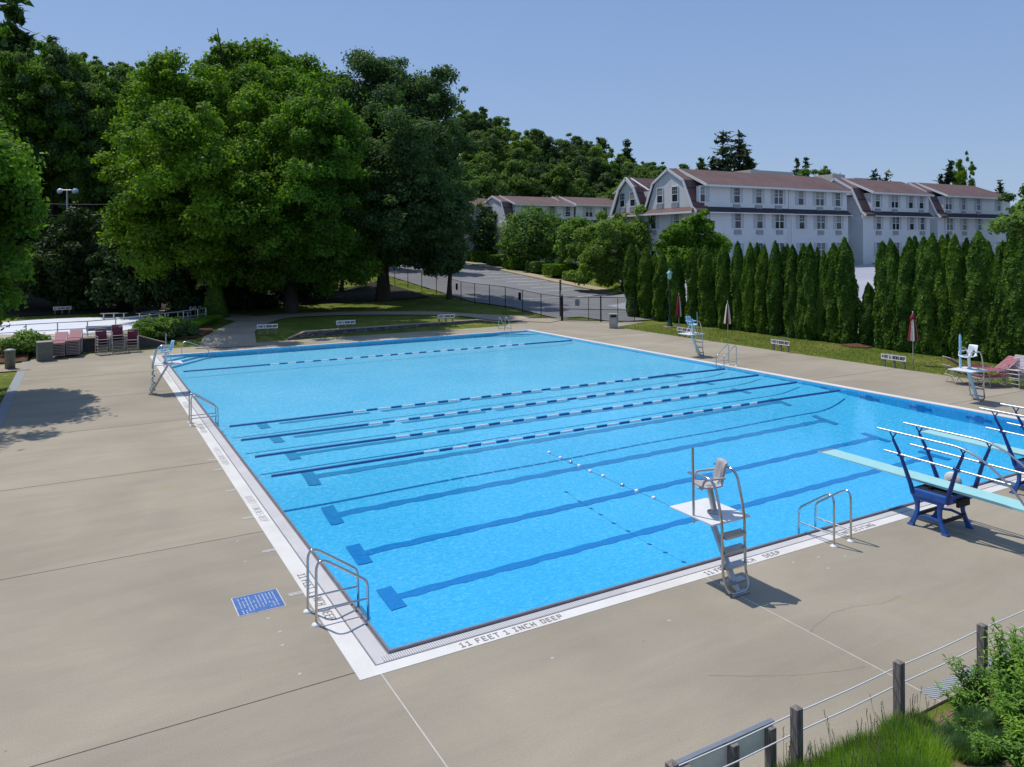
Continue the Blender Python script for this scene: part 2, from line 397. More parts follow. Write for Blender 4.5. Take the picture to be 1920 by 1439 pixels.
frame_ring('gutter_cover', (.075, .085, .07, .07), (.3, .25, .25, .22), -.3, .008, GCOV)
mb = MB(); mb.box(-.2, -.24, .0, 4.1, -.095, .0125); tag(mb.build('gutter_grate', GRATE), kind='structure')
frame_ring('gutter_channel', (.3, .25, .25, .22), (.325, .27, .27, .24), -.3, -.004, SLOT)
frame_ring('white_coping', (.325, .27, .27, .24), (LEFTC, NEARC, .55, .45), -.3, .006, WHITEC)
# overflow channel cover joints, small plates along left side
mb = MB()
for px, py in ((415, 880), (440, 919), (468, 971), (505, 1033), (558, 1113), (402, 862)):
    g = G(px, py); mb.box(-.86, g[1] - .06, 0, -LEFTC - .004, g[1] + .06, .005)
tag(mb.build('anchor_plate', simple('worn_anchor_plate', (.4, .38, .36), .6, .2, .3, 30)), kind='structure')
mb = MB()
for px, py in ((445, 1015), (460, 1053), (503, 1160), (525, 1185), (530, 1210), (562, 1264), (1255, 1164), (1036, 1234), (1312, 1066), (1488, 1055), (1535, 1045), (1553, 1066), (1585, 1043)):
    g = G(px, py); mb.lathe([(0, .004), (.026, .004), (.03, 0)], 12, (g[0], g[1], 0), False)
tag(mb.build('deck_anchor_cap', simple('pale_cap', (.43, .4, .36), .6, 0, .2, 30)), kind='structure')
# trench drains
DRAIN, nt, b = newmat('drain_grate'); p = gpos(nt)
wv = N(nt, 'ShaderNodeTexWave', Scale=9.0); wv.bands_direction = 'DIAGONAL'; nt.links.new(p, wv.inputs['Vector'])
nt.links.new(ramp(nt, wv.outputs['Fac'], [(.3, (.12, .13, .14)), (.6, (.36, .38, .4))]), b.inputs['Base Color']); b.inputs['Roughness'].default_value = .6
mb = MB(); mb.box(-6.5, 8, -.1, X0 + .0, 36.2, .006); tag(mb.build('trench_drain', DRAIN), kind='structure')
mb = MB(); mb.box(5.6, -4.62, -.1, 18, -4.42, .006); tag(mb.build('trench_drain', DRAIN), kind='structure')
# pool basin ----------------------------------------------------------
def depth(x, y):
    D = np.interp(y, [0, 4.3, 6.4, 8.5, 9.2, 10.55, 12.6, 17.7, L], [1.5, 1.38, 1.2, .95, .8, .51, .40, .34, .28])
    D = D * (1 - .25 * np.clip(x / W, 0, 1))
    e = np.clip((x - (W - 2.2)) / 2.2, 0, 1); D = D * (1 - .62 * e ** 2)
    return D
WATERZ = -.012
def basin():
    xs = np.concatenate([np.linspace(0, W - 2.4, 40), np.linspace(W - 2.2, W, 12)]); ys = np.linspace(0, L, 110)
    X, Y = np.meshgrid(xs, ys); Z = -depth(X, Y); nx = len(xs)
    V = [tuple(v) for v in np.stack([X.ravel(), Y.ravel(), Z.ravel()], 1)]
    F = [(j * nx + i, j * nx + i + 1, (j + 1) * nx + i + 1, (j + 1) * nx + i) for j in range(len(ys) - 1) for i in range(nx - 1)]
    mb = MB(); mb.add(V, F, True)
    for x in (0, W):
        b0 = [(x, y, -depth(x, y)) for y in ys]; t0 = [(x, y, .03) for y in ys]; n = len(ys)
        mb.add(b0 + t0, [(i, i + 1, n + i + 1, n + i) if x == 0 else (i + 1, i, n + i, n + i + 1) for i in range(n - 1)])
    for y in (0, L):
        b0 = [(x, y, -depth(x, y)) for x in xs]; t0 = [(x, y, .03) for x in xs]; n = len(xs)
        mb.add(b0 + t0, [(i + 1, i, n + i, n + i + 1) if y == 0 else (i, i + 1, n + i + 1, n + i) for i in range(n - 1)])
    m, nt, b = newmat('pool_basin_plaster'); p = gpos(nt)
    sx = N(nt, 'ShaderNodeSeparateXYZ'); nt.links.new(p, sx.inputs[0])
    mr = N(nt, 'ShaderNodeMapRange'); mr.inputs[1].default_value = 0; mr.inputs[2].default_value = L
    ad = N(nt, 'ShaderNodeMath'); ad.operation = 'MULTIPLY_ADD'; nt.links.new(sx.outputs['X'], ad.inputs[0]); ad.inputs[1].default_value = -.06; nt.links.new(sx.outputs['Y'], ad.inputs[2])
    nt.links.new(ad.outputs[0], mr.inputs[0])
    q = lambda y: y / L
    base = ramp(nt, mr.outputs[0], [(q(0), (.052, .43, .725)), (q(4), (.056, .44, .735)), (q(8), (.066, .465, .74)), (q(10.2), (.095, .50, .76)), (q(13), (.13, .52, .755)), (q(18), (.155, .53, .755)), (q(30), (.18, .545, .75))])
    # water ripple light painted into the plaster colour: small light and dark wavelets
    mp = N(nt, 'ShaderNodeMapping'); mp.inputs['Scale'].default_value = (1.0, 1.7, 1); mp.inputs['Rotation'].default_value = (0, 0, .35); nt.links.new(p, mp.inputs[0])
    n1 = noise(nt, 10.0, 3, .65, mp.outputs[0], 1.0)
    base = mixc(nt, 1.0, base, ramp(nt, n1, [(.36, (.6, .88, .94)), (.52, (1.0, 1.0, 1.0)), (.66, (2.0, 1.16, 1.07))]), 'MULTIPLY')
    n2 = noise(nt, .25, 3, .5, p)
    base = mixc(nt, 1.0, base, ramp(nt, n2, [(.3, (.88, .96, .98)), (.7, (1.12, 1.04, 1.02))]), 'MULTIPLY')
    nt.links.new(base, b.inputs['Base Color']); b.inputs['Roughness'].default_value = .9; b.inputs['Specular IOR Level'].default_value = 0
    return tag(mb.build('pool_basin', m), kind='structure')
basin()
# lane lines on the floor
def linemat():
    m, nt, b = newmat('lane_line_tile'); p = gpos(nt)
    sx = N(nt, 'ShaderNodeSeparateXYZ'); nt.links.new(p, sx.inputs[0])
    mr = N(nt, 'ShaderNodeMapRange'); mr.inputs[2].default_value = 18.0; nt.links.new(sx.outputs['Y'], mr.inputs[0])
    base = ramp(nt, mr.outputs[0], [(0, (.014, .20, .52)), (.42, (.016, .205, .50)), (.55, (.04, .25, .47)), (1, (.055, .30, .49))])
    n1 = noise(nt, 9, 3, .6, p, 1)
    nt.links.new(mixc(nt, 1.0, base, ramp(nt, n1, [(.3, (.8, .9, .92)), (.7, (1.3, 1.12, 1.08))]), 'MULTIPLY'), b.inputs['Base Color'])
    b.inputs['Roughness'].default_value = .9; b.inputs['Specular IOR Level'].default_value = 0; return m
LINE = linemat()
def floor_strip(mb, x0, x1, y0, y1, off=.008):
    n = max(1, int((x1 - x0) / .16)); k = max(1, int((y1 - y0) / .3)); rr = random.Random(int(y0 * 977 + x0 * 31))
    V = []; ph = rr.random() * 6
    for i in range(n + 1):
        x = x0 + (x1 - x0) * i / n
        wob = .018 * math.sin(x * 5.1 + ph) + .014 * math.sin(x * 11.3 + 2 * ph) + rr.uniform(-.008, .008)
        wob2 = .018 * math.sin(x * 6.3 + 3 * ph) + rr.uniform(-.008, .008)
        for j in range(k + 1):
            y = y0 + (y1 - y0) * j / k + (wob if j == 0 else (wob2 if j == k else 0)); V.append((x, y, -float(depth(x, min(max(y, 0), L))) + off))
    mb.add(V, [(i * (k + 1) + j, (i + 1) * (k + 1) + j, (i + 1) * (k + 1) + j + 1, i * (k + 1) + j + 1) for i in range(n) for j in range(k)])
for i in range(8):
    yc = (8.076 - i) * S
    if i == 7: continue
    mb = MB(); xa, xb = 1.62, W - 2.6; hw = .125
    if i < 2:
        x = xa + .55
        while x < xb:
            floor_strip(mb, x, min(x + 3.3, xb), yc - hw, yc + hw); x += 3.75
    else: floor_strip(mb, xa + .18, xb, yc - hw, yc + hw)
    floor_strip(mb, xa - .17, xa + .17, yc - .46, yc + .46, .014); floor_strip(mb, xb - .13, xb + .13, yc - .5, yc + .5, .014)
    # wall cross target
    mb.box(W - .012, yc - .42, -.22, W - .006, yc + .42, -.15); mb.box(W - .014, yc - .14, -.28, W - .007, yc + .14, -.09)
    tag(mb.build('lane_line', LINE), kind='structure')
mb = MB(); 
tag(mb.build('slope_line', LINE), kind='structure') if False else None
# corner steps
STEP = simple('pale_step', (.24, .58, .78), .8); 
mb = MB(); mb2 = MB()
for k in range(3):
    a, c = 2.5 - k * .62, 3.1 - k * .75; z = -.22 + k * .07
    mb.prism([(0.002, L - c), (a, L - .002), (.002, L - .002)], -.3, z)
    mb2.prism([(0.002, L - c), (.002, L - c + .16), (a - .13, L - .002), (a, L - .002)], z, z + .004)
    a, c = 3.3 - k * .7, 3.0 - k * .7
    mb.prism([(W - .002, L - c), (W - .002, L - .002), (W - a, L - .002)], -.3, z)
    mb2.prism([(W - .002, L - c), (W - .002, L - c + .14), (W - a + .14, L - .002), (W - a, L - .002)], z, z + .004)
tag(mb.build('pool_steps', STEP), kind='structure'); tag(mb2.build('step_nosing', LINE), kind='structure')
# water -----------------------------------------------------------------
def water():
    m = bpy.data.materials.new('pool_water'); m.use_nodes = True; nt = m.node_tree
    for n in list(nt.nodes): nt.nodes.remove(n)
    out = nt.nodes.new('ShaderNodeOutputMaterial'); tr = nt.nodes.new('ShaderNodeBsdfTransparent'); gl = nt.nodes.new('ShaderNodeBsdfGlossy')
    tr.inputs[0].default_value = (.97, .99, 1, 1); gl.inputs['Roughness'].default_value = .03
    p = gpos(nt); a = noise(nt, 2.2, 3, .55, p, .6); c = noise(nt, 9.0, 2, .5, p, .3)
    ad = N(nt, 'ShaderNodeMath'); ad.operation = 'MULTIPLY_ADD'; nt.links.new(c, ad.inputs[0]); ad.inputs[1].default_value = .35; nt.links.new(a, ad.inputs[2])
    bp = N(nt, 'ShaderNodeBump', Strength=.35, Distance=.022); nt.links.new(ad.outputs[0], bp.inputs['Height'])
    fr = N(nt, 'ShaderNodeFresnel', IOR=1.28); nt.links.new(bp.outputs[0], fr.inputs['Normal']); nt.links.new(bp.outputs[0], gl.inputs['Normal'])
    sc = N(nt, 'ShaderNodeMath'); sc.operation = 'MULTIPLY'; nt.links.new(fr.outputs[0], sc.inputs[0]); sc.inputs[1].default_value = .8
    mx = nt.nodes.new('ShaderNodeMixShader'); nt.links.new(sc.outputs[0], mx.inputs[0]); nt.links.new(tr.outputs[0], mx.inputs[1]); nt.links.new(gl.outputs[0], mx.inputs[2])
    nt.links.new(mx.outputs[0], out.inputs[0])
    mb = MB(); mb.add([(0, 0, WATERZ), (W, 0, WATERZ), (W, L, WATERZ), (0, L, WATERZ)], [(0, 1, 2, 3)])
    return tag(mb.build('pool_water', m), kind='structure')
water()
# ------------------------------------------------------------------ lettering
# square stencil letters: strokes on a 0..1 x 0..1 cell
GL = {'1': [(.15, .88, .5, .88), (.5, 1, .5, 0), (.15, 0, .85, 0)], '0': [(.1, .1, .1, .9), (.9, .1, .9, .9), (.2, 0, .8, 0), (.2, 1, .8, 1)],
 '2': [(.1, 1, .9, 1), (.9, .9, .9, .55), (.1, .5, .9, .5), (.1, .4, .1, 0), (.1, 0, .9, 0)], '3': [(.1, 1, .9, 1), (.9, 1, .9, 0), (.3, .5, .9, .5), (.1, 0, .9, 0)],
 '4': [(.1, 1, .1, .4), (.1, .4, .95, .4), (.7, 1, .7, 0)], '6': [(.9, 1, .1, 1), (.1, 1, .1, 0), (.1, 0, .9, 0), (.9, 0, .9, .5), (.1, .5, .9, .5)],
 '7': [(.1, 1, .9, 1), (.9, 1, .4, 0)], '8': [(.1, 0, .1, 1), (.9, 0, .9, 1), (.1, 0, .9, 0), (.1, 1, .9, 1), (.1, .5, .9, .5)],
 'F': [(.1, 0, .1, 1), (.1, 1, .9, 1), (.1, .52, .7, .52)], 'E': [(.1, 0, .1, 1), (.1, 1, .9, 1), (.1, .52, .7, .52), (.1, 0, .9, 0)],
 'T': [(.5, 0, .5, 1), (.05, 1, .95, 1)], 'I': [(.5, 0, .5, 1), (.2, 0, .8, 0), (.2, 1, .8, 1)], 'N': [(.1, 0, .1, 1), (.9, 0, .9, 1), (.12, 1, .88, 0)],
 'C': [(.1, .1, .1, .9), (.15, 0, .9, 0), (.15, 1, .9, 1)], 'H': [(.1, 0, .1, 1), (.9, 0, .9, 1), (.1, .5, .9, .5)], 'D': [(.1, 0, .1, 1), (.1, 0, .75, 0), (.1, 1, .75, 1), (.9, .12, .9, .88)],
 'P': [(.1, 0, .1, 1), (.1, 1, .9, 1), (.9, 1, .9, .48), (.1, .48, .9, .48)], 'S': [(.9, 1, .1, 1), (.1, 1, .1, .5), (.1, .5, .9, .5), (.9, .5, .9, 0), (.9, 0, .1, 0)],
 'V': [(.1, 1, .5, 0), (.5, 0, .9, 1)], 'O': [(.1, .1, .1, .9), (.9, .1, .9, .9), (.2, 0, .8, 0), (.2, 1, .8, 1)], 'G': [(.1, .1, .1, .9), (.15, 0, .9, 0), (.15, 1, .9, 1), (.9, 0, .9, .5), (.5, .5, .9, .5)]}
def text_mesh(s, h, mat, width, ext=0.0, stroke=.13, wide=None):
    """stroke lettering centred on the origin, cap height h, total width given; one slightly merged mesh"""
    wide = wide or {}; adv = [(.55 if c == ' ' else wide.get(c, 1.0)) for c in s]; tot = sum(adv) - .28; k = width / tot; x = -width / 2; mb = MB(); t = stroke * h
    for c, a in zip(s, adv):
        cw = k * (a - .28)
        for n_, (x0, y0, x1, y1) in enumerate(GL.get(c, [])):
            A = Vector((x + x0 * cw, (y0 - .5) * (h - t), 0)); B = Vector((x + x1 * cw, (y1 - .5) * (h - t), 0)); d = (B - A).normalized(); e = d * t * .42; nn = Vector((-d.y, d.x, 0)) * t / 2; z = Vector((0, 0, .0004 * n_))
            mb.add([A - e - nn + z, B + e - nn + z, B + e + nn + z, A - e + nn + z], [(0, 1, 2, 3)])
        x += k * a
    return mb.mesh('lettering', mat)
def paint_text(s, x0, y0, x1, y1, h, mat, stroke=.13):      # deck lettering along a segment
    d = Vector((x1 - x0, y1 - y0, 0)); me = text_mesh(s, h, mat, d.length, stroke=stroke)
    o = link_mesh('depth_lettering', me, None, ((x0 + x1) / 2, (y0 + y1) / 2, .0105), math.atan2(d.y, d.x)); return tag(o, kind='structure')
FADETXT = simple('faded_lettering', (.42, .39, .38), .7, 0, .2, 30); ty = -.385
xa = lambda px, py: float(G(px, py)[0]); ya = lambda px, py: float(G(px, py)[1])
paint_text('11 FEET 1 INCH', .92, ty, 2.2, ty, .13, GREYTXT); paint_text('DEEP', xa(1020, 1172), ty, xa(1060, 1162), ty, .12, GREYTXT)
paint_text('11 FEET 1 INCH', xa(1328, 1080), ty, xa(1424, 1055), ty, .13, GREYTXT); paint_text('DEEP', xa(1440, 1048), ty, xa(1470, 1040), ty, .12, GREYTXT)
paint_text('NO DIVING', xa(1592, 1005), ty, xa(1644, 987), ty, .13, GREYTXT)
lx = -.47
for s, a, c in (('11 FEET 1 INCH  DEEP', (562, 1078), (628, 1162)), ('10 FEET 7 INCHES DEEP', (458, 932), (499, 978)), ('4 FEET 11 INCHES DEEP', (399, 841), (424, 872)),
                ('4 FEET 8 INCHES DEEP', (372, 796), (382, 812)), ('NO DIVING', (344, 755), (350, 765)), ('3 FEET 6 INCHES DEEP', (306, 700), (317, 716))):
    yA = float(atX(a[0], a[1], 0)[1]) * 0 + ya(*a); yB = ya(*c); paint_text(s, lx, yA, lx, min(yB, yA - .8), .15, GREYTXT if yA < 4 else FADETXT, .12 if yA < 4 else .09)
# faded blue painted notice on the deck
sg = empty('painted_deck_notice', (-1.345, 2.52, 0), 0, 'blue painted notice panel with rows of worn white lines on the deck', 'notice')
mb = MB(); mb.box(-.37, -.35, 0, .37, .36, .0055); mb.build('white_border', simple('worn_white_paint', (.55, .56, .6), .7, 0, .3, 25), sg)
mb = MB(); mb.box(-.355, -.335, .0, .355, .345, .009); mb.build('blue_panel', simple('blue_deck_paint', (.045, .13, .36), .7, 0, .25, 14), sg)
mb = MB(); rr = random.Random(4)
for r in range(11):
    x = -.28 + r * .055; y = .27
    while y > -.27:
        l = rr.uniform(.02, .07)
        if rr.random() < .85: mb.box(x - .009, y - l, .0, x + .009, y, .0115)
        y -= l + .016
mb.build('lettering', simple('worn_white_text', (.36, .42, .55), .7, 0, .5, 60), sg)

CRACK = simple('hairline_crack', (.2, .17, .13), .9)
def crack(pts):
    mb = MB(); rr = random.Random(len(pts)); P = []
    for (a, b_), (c, d) in zip(pts, pts[1:]):
        for q in range(6): P.append((a + (c - a) * q / 6 + rr.uniform(-2, 2), b_ + (d - b_) * q / 6 + rr.uniform(-.7, .7)))
    P = [G(*p) for p in P + [pts[-1]]]
    for i in range(len(P) - 1):
        w_ = .001 + .0014 * rr.random(); d = P[i + 1] - P[i]; d = d / np.linalg.norm(d); nn = np.array([-d[1], d[0], 0]) * w_
        mb.add([P[i] - nn + [0, 0, .003], P[i + 1] - nn + [0, 0, .003], P[i + 1] + nn + [0, 0, .003], P[i] + nn + [0, 0, .003]], [(0, 1, 2, 3)])
    return tag(mb.build('hairline_crack', CRACK), kind='structure')
crack([(1520, 1187), (1530, 1172), (1548, 1160), (1560, 1150), (1600, 1138), (1650, 1133), (1690, 1118)]); crack([(1330, 1268), (1480, 1268), (1590, 1257), (1625, 1250)])
# ------------------------------------------------------------------ lane ropes
def lane_rope(y, label, blue_l, blue_r, seg, white_first=True, thin=False):
    r = empty('lane_rope', (0, y, WATERZ), 0, label, 'lane rope', 'lane ropes stretched across the pool')
    pts = [(.02, 0, .03)] + [(x, .02 * math.sin(x * .9 + y), .012) for x in np.linspace(.3, W - .3, 40)] + [(W - .02, 0, .03)]
    MB().tube(pts, .008, 5).build('cable', CABLE, r)
    mbb, mbw = MB(), MB(); x = .35; step = .052; R_ = .043
    def prof(mb, xa, xb):
        n = 8; vs = []; k = int((xb - xa) / step)
        if k < 1: return
        for i in range(k):
            for xx, rr in ((0, .018), (.006, R_), (.034, R_), (.04, .018)):
                X = xa + i * step + xx; yy = .02 * math.sin(X * .9 + y)
                for j in range(n):
                    a = 2 * PI * j / n; vs.append((X, yy + rr * math.cos(a), .008 + rr * math.sin(a)))
        m = 4 * k; mb.add(vs, [(i * n + j, i * n + (j + 1) % n, (i + 1) * n + (j + 1) % n, (i + 1) * n + j) for i in range(m - 1) for j in range(n)])
    prof(mbb, x, blue_l); x = blue_l; w = white_first
    while x < W - blue_r - .1:
        e = min(x + seg * (1.0), W - blue_r); prof(mbw if w else mbb, x, e); x = e; w = not w
    prof(mbb, W - blue_r, W - .35)
    tag(mbb.build('blue_floats', ROPEBLUE, r), kind='stuff'); tag(mbw.build('white_floats', ROPEWHITE, r), kind='stuff')
Y1R = 7.576 * S
rx = lambda px, py: float(G(px, py)[0])
lane_rope(Y1R, 'lane rope farthest from the diving boards among the four close ones', rx(662, 771), 4.7, .46)
lane_rope(Y1R - S, 'second of the four close lane ropes counting from the shallow end', rx(692, 795), 4.8, .46)
lane_rope(Y1R - 2 * S, 'third of the four close lane ropes counting from the shallow end', rx(742, 820), 4.9, .46)
lane_rope(Y1R - 3 * S, 'lane rope nearest the camera with long blue start and a few red-tinged floats', rx(798, 850), 5.0, .46)
lane_rope(13.7154 * S, 'single lane rope alone across the shallow far end of the pool', rx(510, 685), 3.4, .42)
# short buoy line in the deep end
fl = empty('buoy_line', (7.62, 5.4, WATERZ), 0, 'thin line with nine small white buoys floating loose in the deep end', 'buoy line')
pts = []
for px, py in ((1030, 849), (1051, 859), (1070, 867), (1086, 874), (1107, 884), (1131, 893), (1167, 910), (1194, 921), (1226, 934)):
    g = G(px, py); pts.append((g[0] - 7.62, g[1] - 5.4, 0))
MB().tube([pts[0]] + [p for p in pts] + [(pts[-1][0] + .1, pts[-1][1] - 1.6, -.1)], .006, 5).build('cord', simple('dark_cord', (.05, .15, .3), .6), fl)
for i, p in enumerate(pts):
    m_ = MB(); m_.lathe([(0, -.05), (.03, -.045), (.045, -.02), (.045, .02), (.03, .045), (0, .05)], 10)
    o = m_.build('buoy', ROPEWHITE if i not in (2, 6) else ALU, fl, (p[0], p[1], .012)); o.rotation_euler = (PI / 2, 0, .3)
# ------------------------------------------------------------------ pool ladders (local +Y points into the water)
def ladder_proto():
    r = empty('pool_ladder', (0, 0, 0))
    for s in (-.25, .25):
        path = fillet([(s, -.72, 0), (s, -.72, 1.06), (s, .1, .5), (s, .12, -.35)], [.26, .1], 8)
        MB().tube(path, .021, 10).build('handrail', STEEL, r)
        MB().tube([(s, -.72, .22), (s, .11, .22)], .016, 8).build('brace', STEEL, r)
        m_ = MB(); m_.lathe([(0.0, .035), (.028, .035), (.07, .012), (.075, 0)], 16, (s, -.72, .003)); m_.build('floor_flange', WHITE, r)
    for z in (-.12, -.3): m_ = MB(); m_.box(-.24, .06, z - .015, .24, .16, z + .01); m_.build('step', STEEL, r)
    return r
lp = ladder_proto(); LG = 'steel ladders around the pool'
def place(o, first, loc, rz, label, cat, group=None):
    q = o if first else copy_tree(o); q.location = [float(v) for v in loc]; q.rotation_euler = (0, 0, rz); tag(q, label, cat, group); return q
place(lp, True, (0, 1.55, 0), -PI / 2, 'steel grab rail ladder on the left edge beside the blue notice', 'pool ladder', LG)
place(lp, False, (0, 16.75, 0), -PI / 2, 'steel ladder on the left edge at the end of the first lane rope', 'pool ladder', LG)
place(lp, False, (9.0, 0, 0), 0, 'steel ladder on the near edge between lifeguard chair and diving board', 'pool ladder', LG)
place(lp, False, (W, 16.3, 0), PI / 2, 'steel ladder on the right edge next to the pale blue lifeguard seat', 'pool ladder', LG)
place(lp, False, (21.3, L, 0), PI, 'steel ladder in the far corner below the chain link gate', 'pool ladder', LG)
hr = empty('stair_handrail', (0, 0, 0), 0, 'single curved steel handrail over the corner steps at the far left', 'handrail')
MB().tube(fillet([(.95, L + .2, 0), (.98, L + .2, .66), (1.25, L + .15, .68), (2.25, L - .25, .28), (2.36, L - .3, -.3)], .2), .021, 10).build('rail', STEEL, hr)
# ------------------------------------------------------------------ lifeguard chairs (local +Y faces the pool)
def guard_chair(loc, rz, label, seat_mat, seat_rz, tone, lean, legs=False, sleeve=False, polex=-.42):
    r = empty('lifeguard_chair', loc, rz, label, 'lifeguard chair', 'tall lifeguard chairs around the pool')
    half = []
    for s, tip in ((-.26, .72), (.26, .62)):
        half.append([(s, tip, 1.9 + (.04 if s > 0 else -.06)), (s, .1, 1.93 + (.04 if s > 0 else -.06)), (s, -.08, 1.22), (s, -.08, .02)])
    full = fillet(half[0], .22, 7)[:-1] + fillet([(-.26, -.09, .34), (-.24, -.2, .03), (.24, -.2, .03), (.26, -.09, .34)], .18, 7) + fillet(half[1], .22, 7)[::-1][1:]
    MB().tube(full, .024, 10).build('ladder_frame', STEEL, r)
    for k, z in enumerate((.17, .44, .71, .96)):
        m_ = MB()
        if z < .6: m_.box(-.24, -.15, z - .02, .24, .0, z + .02)
        else:
            t = lambda v, z=z: (v[0], -.08 + (v[1] + .08) * .9 - (v[2] - z) * .1, z + (v[2] - z) + (v[1] + .08) * .25); m_.box(-.24, -.15, z - .022, .24, .0, z + .022, t)
        m_.build('tread', ALU, r, bevel=.004)
    m_ = MB(); m_.bar((0, -.16, .02), (0, .5, 1.16), .07, .1, (1, 0, 0)); m_.build('strut', tone, r, bevel=.012)
    m_ = MB(); m_.bar((-.17, -.2, .02), (.17, -.2, .02), .13, .04)
    m_.build('anchor_base', ALU, r, bevel=.006)
    m_ = MB(); m_.box(-.45, -.06, 1.165, .43, 1.0, 1.2); m_.build('platform', WHITE, r, bevel=.01)
    MB().tube([(polex, .42, 1.08), (polex, .44, 2.36 + (.1 if sleeve else 0))], .022, 8).build('flag_pole', tone if sleeve else STEEL, r)
    if sleeve: MB().tube([(polex, .43, 1.2), (polex, .44, 2.4)], .042, 10).build('rescue_tube_sleeve', PALEBLUE, r)
    MB().tube([(0, .42 - .06, 1.2), (0 + lean, .42, 1.66)], .052, 14).build('seat_post', ALU if seat_mat is GREYPL else WHITE, r)
    m_ = MB(); m_.lathe([(.0, 0), (.12, 0), (.12, .02), (.06, .03), (.06, .05), (0, .05)], 18, (0, .36, 1.2)); m_.build('post_collar', tone, r)
    if legs:
        for a in (-.14, .2): MB().tube([(lean + a * .5, .48, 1.64), (a + .05, .62, 1.2)], .014, 6).build('seat_brace', WHITE, r)
    # moulded seat shell
    se = empty('seat', (lean, .42, 1.66), seat_rz); se.parent = r
    prof = [(.24, -.02), (.2, -.035), (.0, -.03), (-.16, .0), (-.23, .08), (-.25, .2), (-.29, .34), (-.31, .42)]
    V = []; nx = 9
    for i, (y, z) in enumerate(prof):
        wd_ = .24 if i < 4 else .23 - .008 * (i - 4)
        for j in range(nx):
            t = j / (nx - 1) * 2 - 1; cup = (abs(t) ** 3)
            V.append((t * wd_, y + (cup * .09 if i >= 4 else 0), z + (cup * .05 if i < 5 else 0)))
    F = [(i * nx + j, i * nx + j + 1, (i + 1) * nx + j + 1, (i + 1) * nx + j) for i in range(len(prof) - 1) for j in range(nx - 1) if not (i in (3, 4) and 3 <= j <= 4)]
    m_ = MB(); m_.add(V, F, True); sh = m_.build('shell', seat_mat, se); so_ = sh.modifiers.new('thickness', 'SOLIDIFY'); so_.thickness = .022
    for s in (-1, 1):
        m_ = MB(); m_.tube(fillet([(s * .24, .2, .0), (s * .28, .16, .17), (s * .27, -.2, .2)], .06, 4), .02, 8); m_.build('armrest', seat_mat, se)
    return r
guard_chair((5.66, -1.05, 0), 0, 'grey seated lifeguard chair standing on the near edge with its shadow behind it', GREYPL, R(62), ALU, -.06)
guard_chair((-1.28, 23.12, 0), -PI / 2, 'lifeguard chair on the left deck seen from the side with pale blue seat', PALEBLUE, R(180), ALU, .0, True)
guard_chair((24.45, 19.6, 0), PI / 2, 'lifeguard chair with sky blue seat by the lamp post and striped umbrellas', PALEBLUE, R(105), PALEBLUE, 0, True)
guard_chair((25.0, 5.62, 0), PI / 2, 'lifeguard chair with white tipped seat in front of the maroon loungers', WHITE, R(-18), PALEBLUE, 0, False, True, .30)
